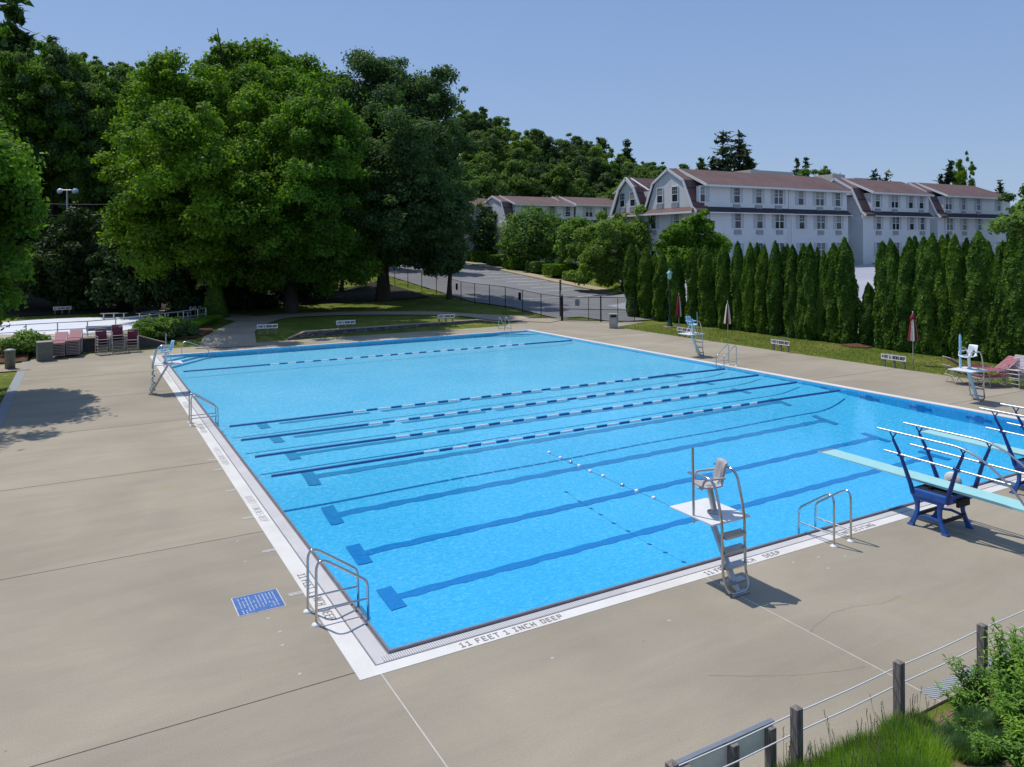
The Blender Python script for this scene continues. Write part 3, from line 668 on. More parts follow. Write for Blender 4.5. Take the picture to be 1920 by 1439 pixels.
# ------------------------------------------------------------------ diving boards (local +Y over the water)
def diving_stand(loc, label):
    r = empty('diving_board', loc, 0, label, 'diving board', 'diving boards on blue stands')
    for sx in (-1, 1):
        # cast side frame: two splayed legs joined by cross web
        m_ = MB(); X = sx * .40
        for sy in (-1, 1):
            path = [(X, sy * .26, .62), (X, sy * .235, .48), (X, sy * .235, .34), (X + sx * .01, sy * .27, .2), (X + sx * .02, sy * .35, .03)]
            V = []; wds = (.15, .085, .075, .09, .12)
            for (x, y, z), w_ in zip(path, wds):
                for a, b_ in ((-1, -1), (1, -1), (1, 1), (-1, 1)): V.append((x + a * .032, y + b_ * w_ / 2, z))
            m_.add(V, [(0, 3, 2, 1), (16, 17, 18, 19)] + [(i * 4 + j, i * 4 + (j + 1) % 4, (i + 1) * 4 + (j + 1) % 4, (i + 1) * 4 + j) for i in range(4) for j in range(4)])
            m_.box(X - .045 + sx * .02, sy * .36 - .07, 0, X + .045 + sx * .02, sy * .36 + .07, .035)
        m_.prism([(-.24, .2), (0, .235), (.24, .2), (.24, .13 + .11), (0, .29), (-.24, .25)], X - .022, X + .022, 'x')
        m_.prism([(-.3, .56), (.3, .56), (.3, .625), (-.3, .625)], X - .036, X + .036, 'x')
        m_.build('side_frame', BLUECAST, r, bevel=.012)
    for yb_ in (.26, -.28): m_ = MB(); m_.bar((-.4, yb_, .24), (.4, yb_, .24), .05, .06); m_.build('cross_brace', BLACKMETAL, r)
    m_ = MB(); m_.box(-.47, -.44, .62, .47, .34, .79); m_.build('fulcrum_housing', BLUECAST, r, bevel=.03)
    m_ = MB(); m_.box(-.40, -.37, .79, .40, .28, .806); m_.box(-.2, -.5, .55, .2, -.442, .7); m_.build('housing_tray', RUBBER, r, bevel=.006)
    MB().tube([(-.34, .02, .842), (.44, .02, .842)], .036, 12).build('roller', RUBBER, r)
    m_ = MB(); m_.lathe([(.04, -.02), (.17, -.025), (.19, 0), (.17, .025), (.04, .02)], 24); w_ = m_.build('adjusting_wheel', simple('white_wheel', (.7, .67, .6), .5), r, (.46, .0, .86)); w_.rotation_euler = (0, PI / 2, 0)
    # board with taper and edge lips
    nseg = 16; V = []
    for i in range(nseg + 1):
        t = i / nseg; y = -2.12 + t * 4.9; z = .885 + .03 * t + .02 * t * t; th = .052 - .03 * t
        for x, dz in ((-.25, 0), (.25, 0), (.25, -th), (.2, -th), (.2, -.012), (-.2, -.012), (-.2, -th), (-.25, -th)): V.append((x, y, z + dz))
    m_ = MB(); m_.add(V, [tuple(range(8)), tuple(reversed(range(nseg * 8, nseg * 8 + 8)))] + [(i * 8 + j, (i + 1) * 8 + j, (i + 1) * 8 + (j + 1) % 8, i * 8 + (j + 1) % 8) for i in range(nseg) for j in range(8)])
    bd = m_.build('board', MINT, r)
    m_ = MB(); m_.box(-.24, 2.70, .905, .24, 2.79, .938); m_.build('tip_cap', ALU, bd, bevel=.005)
    m_ = MB(); m_.box(-.3, -2.2, .78, .3, -2.0, .832); m_.bar((-.28, -2.1, 0), (-.28, -2.1, .8), .07, .1); m_.bar((.28, -2.1, 0), (.28, -2.1, .8), .07, .1); m_.build('rear_anchor', BLUECAST, r, bevel=.01)
    for sx in (-1, 1):
        X = sx * .46
        for y0, y1 in ((.29, .73), (-.42, -.74)):
            n_ = MB()
            zb, zt = .74, 1.79; pth = [(X, y0, zb - .06), (X, y0 + (y1 - y0) * .12, zb + .12), (X, y0 + (y1 - y0) * .6, 1.38), (X, y1 * 1.0, 1.7)]
            n_.tube(pth, [.05, .045, .034, .028], 10)
            for q in (-.07, .07): n_.tube(fillet([(X, y1, 1.69), (X, y1 + q * .2, 1.75), (X, y1 + q, 1.83)], .03, 3), .014, 6)
            n_.tube([(X, y0 + (y1 - y0) * .6 - .06, 1.38), (X, y0 + (y1 - y0) * .6 + .06, 1.40)], .04, 8)
            n_.build('rail_post', NAVY, r)
        MB().tube(fillet([(X, 1.08, 1.86), (X, -.85, 1.84), (X, -1.5, 1.45), (X, -2.35, .45), (X, -2.38, .0)], .6, 10), .022, 10).build('top_rail', ALU, r)
        MB().tube([(X, .93, 1.42), (X, -1.62, 1.36)], .021, 10).build('lower_rail', ALU, r)
    return r
diving_stand((11.53, -1.13, 0), 'pale green diving board on the nearer blue cast stand with twin side rails')
diving_stand((15.42, -1.13, 0), 'pale green diving board on the farther blue stand partly outside the frame')
# ------------------------------------------------------------------ umbrellas
def umbrella(loc, hgt, label, red_cap, rot, mostly_red=False, z0=1.12):
    r = empty('closed_umbrella', loc, rot, label, 'umbrella', 'closed striped umbrellas on the lawn')
    MB().tube([(0, 0, -.1), (0, 0, hgt)], .018, 8).build('pole', simple('umbrella_pole', (.6, .6, .55), .4, .3), r)
    n = 32; rows = [(hgt - .06, .02), (hgt - .22, .085), (hgt - .5, .12), (hgt - .8, .155), (z0 + .1, .2), (z0, .205)]
    V = []
    for z, rad in rows:
        for j in range(n):
            a = 2 * PI * j / n; fl_ = 1 + .22 * math.cos(a * 8 + .5) * (rad / .2); V.append((rad * fl_ * math.cos(a), rad * fl_ * math.sin(a), z + .03 * math.cos(a * 8) * (z < z0 + .05)))
    m_ = MB()
    for i in range(len(rows) - 1):
        for j in range(n):
            pass
    idx = []; F = []
    for i in range(len(rows) - 1):
        for j in range(n):
            F.append((i * n + j, i * n + (j + 1) % n, (i + 1) * n + (j + 1) % n, (i + 1) * n + j)); idx.append(((j // 4) % 2) if not mostly_red else (1 if j % 16 in (0, 1, 2) else 0))
    me = np_mesh('canopy', V, F, [UMBRED, UMBWHITE], idx, True); link_mesh('canopy', me, r)
    if red_cap:
        m_ = MB(); m_.lathe([(.02, 0), (.07, -.06), (.15, -.26), (.14, -.27)], 20, (0, 0, hgt - .04)); m_.build('vent_cap', UMBRED, r)
    m_ = MB(); m_.lathe([(0, .07), (.025, .06), (.03, .03), (.02, 0), (.0, -.01)], 10, (0, 0, hgt)); m_.build('finial', WHITE, r)
    m_ = MB(); m_.lathe([(.03, .25), (.035, .0)], 8, (0, 0, 0)); m_.build('ground_sleeve', ALU, r)
g = G(1273, 613); umbrella((g[0], g[1], 0), 2.33, 'mostly maroon closed umbrella directly right of the lamp post', False, 1.2, True, .75)
g = G(1364.7, 636); umbrella((g[0], g[1], 0), 2.3, 'cream and maroon closed umbrella in the middle of the lawn strip', False, .2, False, .95)
g = G(1712, 684); umbrella((g[0], g[1], 0), 2.5, 'striped closed umbrella with maroon top cap near the loungers', True, .9, False, 1.15)
# lamp post --------------------------------------------------------
def lamp(loc):
    r = empty('street_lamp', loc, 0, 'dark green lamp post with glass lantern in front of the evergreen row', 'lamp post')
    m_ = MB(); m_.lathe([(.22, 0), (.22, .12), (.17, .16), (.16, .35), (.1, .5), (.085, .75), (.1, .78), (.06, .85), (.05, 3.3), (.07, 3.34), (.04, 3.38)], 16); m_.build('post', DARKGREEN, r)
    m_ = MB(); m_.lathe([(.1, 3.4), (.13, 3.44), (.17, 3.82)], 8, smooth=False); m_.build('lantern_glass', LAMPGLASS, r)
    m_ = MB()
    for j in range(8):
        a = 2 * PI * j / 8; m_.bar((.132 * math.cos(a), .132 * math.sin(a), 3.44), (.174 * math.cos(a), .174 * math.sin(a), 3.83), .014, .014)
    m_.lathe([(.24, 3.82), (.2, 3.88), (.1, 3.98), (.05, 4.02), (.03, 4.06), (.04, 4.1), (.0, 4.18)], 12); m_.lathe([(.05, 3.37), (.12, 3.42), (.1, 3.44)], 8); m_.build('lantern_cap', simple('verdigris_cap', (.1, .3, .28), .5), r)
    m_ = MB(); m_.box(-.4, -.4, -.05, .4, .4, .03); m_.build('concrete_pad', PATHC, r)
g = G(1256, 613); lamp((g[0], g[1], hz(g[0], g[1])))
# ------------------------------------------------------------------ depth signs
def depth_sign(loc, rz, s, label, w=1.25, h=.6, text=True, posts=(-.5, 0, .5), cat='depth sign'):
    r = empty('depth_sign', loc, rz, label, cat, 'white depth signs on short posts')
    m_ = MB(); m_.box(-w / 2, -.012, h - .25, w / 2, .012, h); bd = m_.build('board', SIGNWHITE, r)
    for x in posts:
        m_ = MB(); x = x * w / 1.25; m_.box(x - .045, .014, -.05, x + .045, .1, h - .015); m_.build('post', TIMBER, r)
    m_ = MB(); m_.box(-w / 2 - .015, -.015, h + .001, w / 2 + .015, .04, h + .018); m_.build('top_edge', ALU, r)
    if text:
        me = text_mesh(s, .15, BLACKTXT, w * .92, stroke=.22); t = link_mesh('lettering', me, bd, (0, -.0145, h - .122)); t.rotation_euler = (PI / 2, 0, 0)
g = G(375 + 0, 592, .4)
depth_sign((6.35, 38.75, hz(6.3, 38.75)), R(-8), '2 FEET 6 INCHES DEEP', 'depth sign on the grass tip beside the curving path at far left')
g = G(648.5, 618, .4); depth_sign((g[0], g[1], hz(g[0], g[1])), R(-6), '2 FEET 6 INCHES DEEP', 'depth sign in the middle of the shaded lawn above the stone wall')
g = G(836.5, 606, .4); depth_sign((g[0], g[1], hz(g[0], g[1])), R(-6), '2 FEET 6 INCHES DEEP', 'depth sign at the right end of the shaded lawn above the stone wall')
for px, py, s, lb in ((1286, 632, '3 FEET 6 INCHES DEEP', 'depth sign behind the sky blue lifeguard chair near the lamp post'),
                      (1459.5, 659, '4 FEET 8 INCHES DEEP', 'depth sign on the sunny lawn strip reading 4 FEET 8 INCHES DEEP'),
                      (1673, 690, '4 FEET 11 INCHES DEEP', 'depth sign reading 4 FEET 11 INCHES DEEP left of the striped umbrella'),
                      (1907, 723, '10 FEET 7 INCHES DEEP', 'depth sign reading 10 FEET 7 INCHES DEEP cut by the right frame edge')):
    g = G(px, py); depth_sign((29.42, g[1], hz(29.42, g[1])), R(-90), s, lb)
SIGNWHITE_ = SIGNWHITE; SIGNWHITE = simple('shade_lifted_sign_white', (.95, .88, .76), .6, 0, .08, 6)  # sign white painted brighter and warmer to lift the shaded back
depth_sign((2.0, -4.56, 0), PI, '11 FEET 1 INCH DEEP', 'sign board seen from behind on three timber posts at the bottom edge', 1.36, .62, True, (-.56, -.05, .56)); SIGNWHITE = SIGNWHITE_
g = G(117, 592, .45); depth_sign((g[0], g[1], hz(g[0], g[1])), R(15), '12 INCHES DEEP', 'small depth sign behind the wading pool under the dark trees', 1.3, .62)
g = G(372, 592, .45); depth_sign((3.9, 53.0, hz(3.9, 53)), R(15), 'NO DIVING', 'small white sign half hidden behind the end of the wading pool railing', .9, .9)
# ------------------------------------------------------------------ bins and boxes
r = empty('litter_bin', (28.85, 32.7, 0), R(-35), 'tan moulded litter bin on the deck by the chain link gate', 'litter bin')
m_ = MB(); m_.box(-.3, -.3, 0, .3, .3, .8); m_.build('body', BINTAN, r, bevel=.06)
m_ = MB(); m_.box(-.31, -.31, .8, -.2, .31, .95); m_.box(.2, -.31, .8, .31, .31, .95); m_.box(-.31, .2, .8, .31, .31, .95); m_.box(-.31, -.31, .95, .31, .31, 1.03); m_.build('hood', BINTAN, r, bevel=.03)
m_ = MB(); m_.box(-.2, -.306, .3, .2, -.30, .72); m_.build('front_panel', simple('pale_tan_panel', (.42, .4, .36), .6), r)
m_ = MB(); m_.box(-.22, -.25, .79, .22, .22, .81); m_.build('opening', RUBBER, r)
r = empty('ash_bin', (-6.86, 33.85, .02), 0, 'slim grey ash bin with domed lid beside the left lawn', 'ash bin')
m_ = MB(); m_.lathe([(.0, 0), (.22, 0), (.22, .74), (.24, .76), (.24, .82), (.22, .84)], 18); m_.build('body', BINGREY, r)
m_ = MB(); m_.lathe([(.2, .84), (.25, .86), (.25, .9), (.12, .95), (0, .95)], 18); m_.build('lid', simple('bin_lid', (.3, .3, .28), .5), r)
r = empty('utility_box', (-5.5, 36.15, 0), R(8), 'grey green box with flat lid at the head of the lounger stacks', 'utility box')
m_ = MB(); m_.box(-.35, -.3, 0, .35, .4, .95); m_.build('body', simple('box_grey_green', (.14, .14, .115), .7, 0, .2, 8), r, bevel=.02)
m_ = MB(); m_.box(-.37, -.32, .952, .37, .42, 1.0); m_.build('lid', simple('box_lid', (.27, .26, .23), .7), r, bevel=.01)
# ------------------------------------------------------------------ loungers and chairs
def tubes(paths, r, mat, name, parent, n=6):
    m_ = MB()
    for p in paths: m_.tube(p, r, n)
    return m_.build(name, mat, parent)
def straps(parent, a, b, w, n, mat, name, th=.012, gap=.25):
    m_ = MB(); a = Vector(a); b = Vector(b); d = (b - a) / n
    for i in range(n):
        p = a + d * (i + gap / 2); q = a + d * (i + 1 - gap / 2); m_.bar(p, q, w, th, (0, 0, 1) if abs(d.z) < abs(d.y) else (0, 1, 0))
    return m_.build(name, mat, parent)
def make_chaise(smat, back_up=.32, stacked=False):     # foot end at -Y, length 1.75
    r = empty('chaise_lounge', (0, 0, 0)); H_ = .36
    tubes([fillet([(-.3, -.85, H_), (-.3, .85, H_)], .1), fillet([(.3, -.85, H_), (.3, .85, H_)], .1), [(-.3, -.85, H_), (.3, -.85, H_)], [(-.3, .85, H_), (.3, .85, H_)]], .015, CREAMFR, 'frame', r)
    bk = [(-.3, .3, H_ + .02), (-.3, .95, H_ + back_up), (.3, .95, H_ + back_up), (.3, .3, H_ + .02)]; tubes([fillet(bk, .06)], .014, CREAMFR, 'back_frame', r)
    straps(r, (0, -.83, H_ + .018), (0, .32, H_ + .018), .6, 16, smat, 'seat_straps', gap=.18); straps(r, (0, .33, H_ + .035), (0, .93, H_ + back_up + .01), .6, 9, smat, 'back_straps', gap=.18)
    for y in (-.6, .6):
        if stacked: 
            for s in (-.3, .3): tubes([[(s, y, H_), (s, y, H_ - .07)]], .013, CREAMFR, 'leg', r)
        else:
            tubes([fillet([(-.31, y - .05, H_), (-.33, y - .2 * (1 if y < 0 else -1), .02), (-.33, y + .2 * (1 if y < 0 else -1), .02), (-.31, y + .05, H_)], .08)], .014, CREAMFR, 'leg', r)
            tubes([fillet([(.31, y - .05, H_), (.33, y - .2 * (1 if y < 0 else -1), .02), (.33, y + .2 * (1 if y < 0 else -1), .02), (.31, y + .05, H_)], .08)], .014, CREAMFR, 'leg', r)
    return r
def make_armchair(smat):        # faces -Y
    r = empty('pool_chair', (0, 0, 0)); H_ = .4
    for s in (-.3, .3):
        tubes([fillet([(s, -.28, .01), (s, -.3, .58), (s, .18, .6), (s, .24, .3), (s * .96, .34, .01)], .08)], .014, CREAMFR, 'arm_frame', r)
    tubes([fillet([(-.27, -.26, H_), (-.27, .2, H_ - .03), (-.27, .38, .95), (.27, .38, .95), (.27, .2, H_ - .03), (.27, -.26, H_)], .06), [(-.27, -.26, H_), (.27, -.26, H_)], [(-.3, -.28, .02), (.3, -.28, .02)], [(-.3, .33, .02), (.3, .33, .02)]], .014, CREAMFR, 'seat_frame', r)
    straps(r, (0, -.25, H_ + .01), (0, .19, H_ - .01), .54, 7, smat, 'seat_straps', gap=.2); straps(r, (0, .21, H_ + .03), (0, .37, .94), .54, 9, smat, 'back_straps', gap=.2)
    return r
ORD = ['bottom', 'second', 'third', 'fourth', 'fifth', 'sixth', 'seventh', 'eighth', 'ninth', 'top']
ch0 = make_chaise(PINK, .42, True); used = False
for sn, (x, y, rz, n) in {'left stack beside the utility box': (-4.86, 37.25, R(-6), 9), 'right stack of flat loungers': (-4.16, 37.5, R(-6), 10)}.items():
    for k in range(n):
        nm = 'topmost' if k == n - 1 else ('bottom' if k == 0 else ORD[k] + ' from bottom')
        place(ch0, not used, (x, y, -.24 + k * .082 + .06), rz, f'{nm} faded maroon chaise in the {sn}', 'chaise lounge', 'chaise lounges stacked by the low wall'); used = True
ac0 = make_armchair(MAROON); used = False
for sn, (x, y, rz, n, dz) in {'left pile of maroon chairs': (-2.82, 37.0, R(12), 4, .145), 'middle and tallest pile of maroon chairs': (-2.06, 37.2, R(4), 5, .15), 'right pile of maroon chairs': (-1.34, 37.35, R(-10), 3, .145)}.items():
    for k in range(n):
        nm = 'topmost' if k == n - 1 else ('bottom' if k == 0 else ORD[k] + ' from bottom')
        place(ac0, not used, (x, y + k * .03, k * dz), rz, f'{nm} chair in the {sn}', 'pool chair', 'maroon strap chairs stacked by the low wall'); used = True
c1 = make_chaise(MAROON, .4)
lg = 'loungers and chairs gathered at the right lawn edge'
place(c1, True, (28.35, 7.75, .34), R(180 - 118), 'dark maroon chaise lounge stacked on another one behind the right lifeguard chair', 'chaise lounge', lg)
place(c1, False, (28.35, 7.75, .0), R(180 - 118), 'lower chaise lounge under the dark maroon one at the right', 'chaise lounge', lg)
c2 = make_chaise(PINK, .5)
place(c2, True, (28.55, 6.85, .30), R(-112), 'pink and white strapped chaise with raised back beside the maroon one', 'chaise lounge', lg)
place(c2, False, (28.55, 6.85, .02), R(-112), 'chaise frame underneath the pink and white strapped one', 'chaise lounge', lg)
c3 = make_armchair(WHSTRAP)
for k, lb in enumerate(('lowest white strap chair in the pile at the right of the loungers', 'middle white strap chair in the pile at the right of the loungers', 'top white strap chair in the pile at the right of the loungers')):
    place(c3, k == 0, (28.95, 6.2, k * .16), R(-95), lb, 'pool chair', lg)
# ------------------------------------------------------------------ low walls
STONE, nt, b = newmat('dark_stone_wall'); p = opos(nt)
vo = N(nt, 'ShaderNodeTexVoronoi', Scale=4.5); mp = N(nt, 'ShaderNodeMapping'); mp.inputs['Scale'].default_value = (1, 1, 2.2); nt.links.new(p, mp.inputs[0]); nt.links.new(mp.outputs[0], vo.inputs['Vector'])
ed = N(nt, 'ShaderNodeTexVoronoi', Scale=4.5); ed.feature = 'DISTANCE_TO_EDGE'; nt.links.new(mp.outputs[0], ed.inputs['Vector'])
sep = N(nt, 'ShaderNodeSeparateColor'); nt.links.new(vo.outputs['Color'], sep.inputs[0])
cc = ramp(nt, sep.outputs[0], [(0, (.05, .05, .055)), (.5, (.1, .1, .11)), (1, (.2, .19, .19))])
nt.links.new(mixc(nt, ramp(nt, ed.outputs['Distance'], [(0, (1, 1, 1)), (.06, (0, 0, 0))]), cc, (.03, .03, .03)), b.inputs['Base Color']); b.inputs['Roughness'].default_value = .9; bump(nt, b, ed.outputs['Distance'], .8, .05)
r = empty('stone_wall', (0, 0, 0), 0, 'low dark stone retaining wall with pale coping along the far side of the pool', 'retaining wall')
pa = [(7.5, 38.15), (8.6, 38.3), (15, 38.55), (21.5, 38.95), (23.3, 38.95)]; hs_ = [.06, .42, .44, .44, .16]
m_ = MB(); c_ = MB()
for i in range(len(pa) - 1):
    (x0, y0), (x1, y1) = pa[i], pa[i + 1]; h0, h1 = hs_[i], hs_[i + 1]; t = .3
    m_.add([(x0, y0, -.1), (x1, y1, -.1), (x1, y1 + t, -.1), (x0, y0 + t, -.1), (x0, y0, h0), (x1, y1, h1), (x1, y1 + t, h1), (x0, y0 + t, h0)], [(0, 1, 5, 4), (2, 3, 7, 6), (4, 5, 6, 7)])
    c_.add([(x0, y0 - .03, h0 + .002), (x1, y1 - .03, h1 + .002), (x1, y1 + t + .02, h1 + .002), (x0, y0 + t + .02, h0 + .002), (x0, y0 - .03, h0 + .06), (x1, y1 - .03, h1 + .06), (x1, y1 + t + .02, h1 + .06), (x0, y0 + t + .02, h0 + .06)], [(0, 1, 5, 4), (1, 2, 6, 5), (2, 3, 7, 6), (4, 5, 6, 7), (3, 0, 4, 7)])
m_.build('wall', STONE, r); c_.build('coping', PATHC, r)
r = empty('low_wall', (0, 0, 0), 0, 'low dark wall with concrete cap behind the chair stacks, sloping down to the right', 'retaining wall')
m_ = MB(); m_.add([(-6.1, 38.25, -.1), (-1.0, 38.25, -.1), (.45, 38.3, -.1), (-6.1, 38.45, -.1), (-1, 38.45, -.1), (.45, 38.5, -.1), (-6.1, 38.25, .78), (-1, 38.25, .78), (.45, 38.3, .25), (-6.1, 38.45, .78), (-1, 38.45, .78), (.45, 38.5, .25)],
   [(0, 1, 7, 6), (1, 2, 8, 7), (3, 9, 10, 4), (4, 10, 11, 5), (0, 6, 9, 3), (2, 5, 11, 8), (6, 7, 10, 9), (7, 8, 11, 10)]); m_.build('wall', simple('dark_wall', (.05, .05, .055), .9, 0, .3, 5), r)
m_ = MB(); m_.bar((-6.15, 38.35, .81), (-1, 38.35, .81), .26, .05); m_.bar((-1, 38.35, .808), (.5, 38.4, .28), .26, .05); m_.build('cap', PATHC, r)
# ------------------------------------------------------------------ wading pool
WPW = worldmat('white_wading_pool_paint', [(.3, (.66, .7, .8)), (.7, (.78, .8, .86))], .4, .5, 10, .1, .005, .05)
WDK = concrete('wading_deck_concrete', (1.0, .98, .96), 1.25)
WZ = .42
poly = [G(*a, WZ)[:2] for a in ((-60, 640), (390, 612), (430, 598), (300, 590), (120, 587), (0, 596), (-120, 612))]
poly = [(-16, 43.5), (-7, 42.2), (-2.5, 42.9), (.2, 44.6), (2.6, 47.6), (4.6, 51.2), (4.4, 54.5), (.5, 59.5), (-5, 64), (-12, 63), (-17, 56)]
mb = MB(); mb.prism([(float(a), float(b_)) for a, b_ in poly], -.2, WZ); tag(mb.build('wading_pool_deck', WDK), kind='structure')
wcx, wcy = -4.3, 51.8
mb = MB(); n = 64; ring = lambda rx_, ry_, z: [(wcx + rx_ * math.cos(2 * PI * j / n) * 1.0 + .12 * ry_ * math.sin(2 * PI * j / n), wcy + ry_ * math.sin(2 * PI * j / n) - .25 * rx_ * math.cos(2 * PI * j / n), z) for j in range(n)]
V = ring(6.6, 5.9, WZ + .004) + ring(6.3, 5.6, WZ + .05) + ring(5.9, 5.2, WZ + .05) + ring(4.2, 3.6, WZ + .012)
mb.add(V, [(i * n + j, i * n + (j + 1) % n, (i + 1) * n + (j + 1) % n, (i + 1) * n + j) for i in range(3) for j in range(n)] + [tuple(range(3 * n, 4 * n))]); tag(mb.build('wading_pool', WPW), kind='structure')
g = G(192, 619, .5)
r = empty('step_box', (g[0], g[1], WZ), R(-12), 'grey blue rectangular panel box standing at the wading pool edge', 'panel box'); m_ = MB(); m_.box(-.95, -.05, 0, .95, .05, .34); m_.build('panel', simple('grey_blue_panel', (.1, .13, .2), .6), r, bevel=.01)
m_ = MB(); m_.box(-.98, -.08, .341, .98, .08, .37); m_.build('top_edge', WHITE, r)
r = empty('pool_railing', (0, 0, 0), 0, 'three bar white railing curving in front of the wading pool', 'railing')
rp = [(-13, 44.6)] + [tuple(float(v) for v in G(a, b_, WZ)[:2]) for a, b_ in ((-60, 645), (49, 638), (108, 634), (164, 631), (217, 626), (267, 619), (310, 613), (344, 608), (371, 604), (386, 601))]
RAILM = simple('railing_paint', (.6, .6, .62), .4, .3)
for a, b_ in rp: MB().tube([(a, b_, WZ - .1), (a, b_, WZ + .93)], .034, 8).build('post', RAILM, r)
for z in (.12, .5, .93):
    MB().tube([(a, b_, WZ + z) for a, b_ in rp], .032, 8).build('rail', RAILM, r)
def bench(loc, rz, label):
    r = empty('park_bench', loc, rz, label, 'bench', 'flat benches under the trees behind the wading pool')
    m_ = MB(); m_.box(-.95, -.17, .43, .95, -.01, .47); m_.box(-.95, .01, .43, .95, .17, .47); m_.build('seat', simple('grey_bench_plank', (.28, .3, .3), .7), r, bevel=.005)
    for x in (-.7, 0, .7): m_ = MB(); m_.box(x - .04, -.14, 0, x + .04, .14, .43); m_.build('leg', ALU, r)
for (px, py), lb in (((214, 599), 'grey backless bench behind the wading pool, left of three'), ((281, 598), 'grey backless bench behind the wading pool, middle of three'), ((334, 597), 'grey backless bench behind the wading pool, right of three')):
    g = G(px, py, WZ); bench((g[0], g[1], WZ), R(-14), lb)
# ------------------------------------------------------------------ paths
ribbon('path', [(3.6, 36.4), (4.6, 40.5), (6.6, 46.0), (9.2, 50.2), (13.5, 50.6), (18, 48.6), (23, 44.8), (27, 41.2), (28.4, 39)], [3.6, 2.6, 2.6, 3.4, 3.0, 3.0, 3.0, 3.2, 3.4], .035, PATHC)
ribbon('path', [(7.5, 48.5), (5.8, 54), (1, 61)], [3.0, 2.6, 2.6], .032, PATHC)
ribbon('path', [(-30, 33.0), (-14, 33.9), (-9, 33.9), (-6.2, 34.3)], [2.4, 2.4, 2.4, 2.8], .02, PATHC)
# ------------------------------------------------------------------ parking, road
def asphalt():
    m, nt, b = newmat('asphalt'); p = gpos(nt); f = noise(nt, .25, 5, .6, p); g_ = noise(nt, 30, 3, .7, p)
    base = ramp(nt, f, [(.3, (.15, .15, .158)), (.7, (.22, .218, .225))])
    nt.links.new(mixc(nt, 1, base, ramp(nt, g_, [(.3, (.8,) * 3), (.7, (1.2,) * 3)]), 'MULTIPLY'), b.inputs['Base Color']); b.inputs['Roughness'].default_value = .8; return m
ASPH = asphalt()
draped('parking_lot', 29.4, 46.6, 40.6, 110, .05, ASPH)
draped('road', 46.6, 49, 36, 53, .05, ASPH); draped('road', 31.5, 46.6, 35.8, 40.6, .045, ASPH)
draped('road', 38.2, 120, 22.0, 46.0, .06, worldmat('sun_glare_asphalt', [(.3, (.30, .31, .36)), (.7, (.38, .39, .44))], .3, .8, 30), 1.0)  # pale lavender asphalt carries the sun glare in its colour
SIDEW = concrete('sidewalk_concrete', (1.06, 1.0, .9), 1.15)
mb = MB(); ys = np.arange(54, 110.1, 1.0)
def strip(mb, x0, x1, ys, off, t=.14):
    V = []
    for y in ys:
        z0, z1 = hz(x0, y) + off, hz(x0, y) + off; V += [(x0, y, z0 - t - .1), (x0, y, z0), (x1, y, z1), (x1, y, z1 - t - .1)]
    mb.add(V, [(i * 4 + j, i * 4 + j + 1, (i + 1) * 4 + j + 1, (i + 1) * 4 + j) for i in range(len(ys) - 1) for j in range(3)] + [(0, 3, 2, 1)])
strip(mb, 46.5, 48.6, ys, .2); tag(mb.build('sidewalk', SIDEW), kind='structure')
PAINT = worldmat('worn_road_paint', [(.3, (.5, .5, .51)), (.7, (.74, .74, .75))], 3, .7, 30, 0)
mb = MB()
for i in range(11):
    y = 60.5 + i * 2.9; n = 8
    for k in range(n):
        xa_, xb_ = 40.6 + k * 5.8 / n, 40.6 + (k + 1) * 5.8 / n
        mb.add([(xa_, y, hz(xa_, y) + .085), (xb_, y, hz(xb_, y) + .085), (xb_, y + .2, hz(xb_, y + .2) + .085), (xa_, y + .2, hz(xa_, y + .2) + .085)], [(0, 1, 2, 3)])
for k in range(14):
    xa_, xb_ = 32.5 + k, 33.5 + k; f_ = lambda x: 55.2 + .25 * (x - 39) ** 2 / 14
    mb.add([(xa_, f_(xa_), hz(xa_, f_(xa_)) + .09), (xb_, f_(xb_), hz(xb_, f_(xb_)) + .09), (xb_, f_(xb_) + .35, hz(xb_, f_(xb_)) + .09), (xa_, f_(xa_) + .35, hz(xa_, f_(xa_)) + .09)], [(0, 1, 2, 3)])
for x in (57, 60, 63, 66, 69, 72, 75, 78, 81, 84):
    for k in range(6): mb.add([(x, 26 + k, hz(x, 26 + k) + .08), (x + .13, 26 + k, hz(x, 26 + k) + .08), (x + .13, 27 + k, hz(x, 27 + k) + .08), (x, 27 + k, hz(x, 27 + k) + .08)], [(0, 1, 2, 3)])
tag(mb.build('parking_line', PAINT), kind='structure')
mb = MB(); strip(mb, 38.5, 42.5, np.arange(93, 97.1, 1.0), .2); tag(mb.build('traffic_island', SIDEW), kind='structure')
# ------------------------------------------------------------------ chain link fence and gate
MESHM = bpy.data.materials.new('chain_link_mesh'); MESHM.use_nodes = True; nt = MESHM.node_tree
b = nt.nodes['Principled BSDF']; b.inputs['Base Color'].default_value = (.015, .015, .017, 1); b.inputs['Roughness'].default_value = .5
tr = nt.nodes.new('ShaderNodeBsdfTransparent'); mx = nt.nodes.new('ShaderNodeMixShader'); mx.inputs[0].default_value = .2
p = gpos(nt); wv = N(nt, 'ShaderNodeTexChecker', Scale=14.0); nt.links.new(p, wv.inputs['Vector'])
mr = N(nt, 'ShaderNodeMapRange'); mr.inputs[3].default_value = .14; mr.inputs[4].default_value = .30; nt.links.new(wv.outputs['Fac'], mr.inputs[0]); nt.links.new(mr.outputs[0], mx.inputs[0])
nt.links.new(tr.outputs[0], mx.inputs[1]); nt.links.new(b.outputs[0], mx.inputs[2]); nt.links.new(mx.outputs[0], nt.nodes['Material Output'].inputs[0])
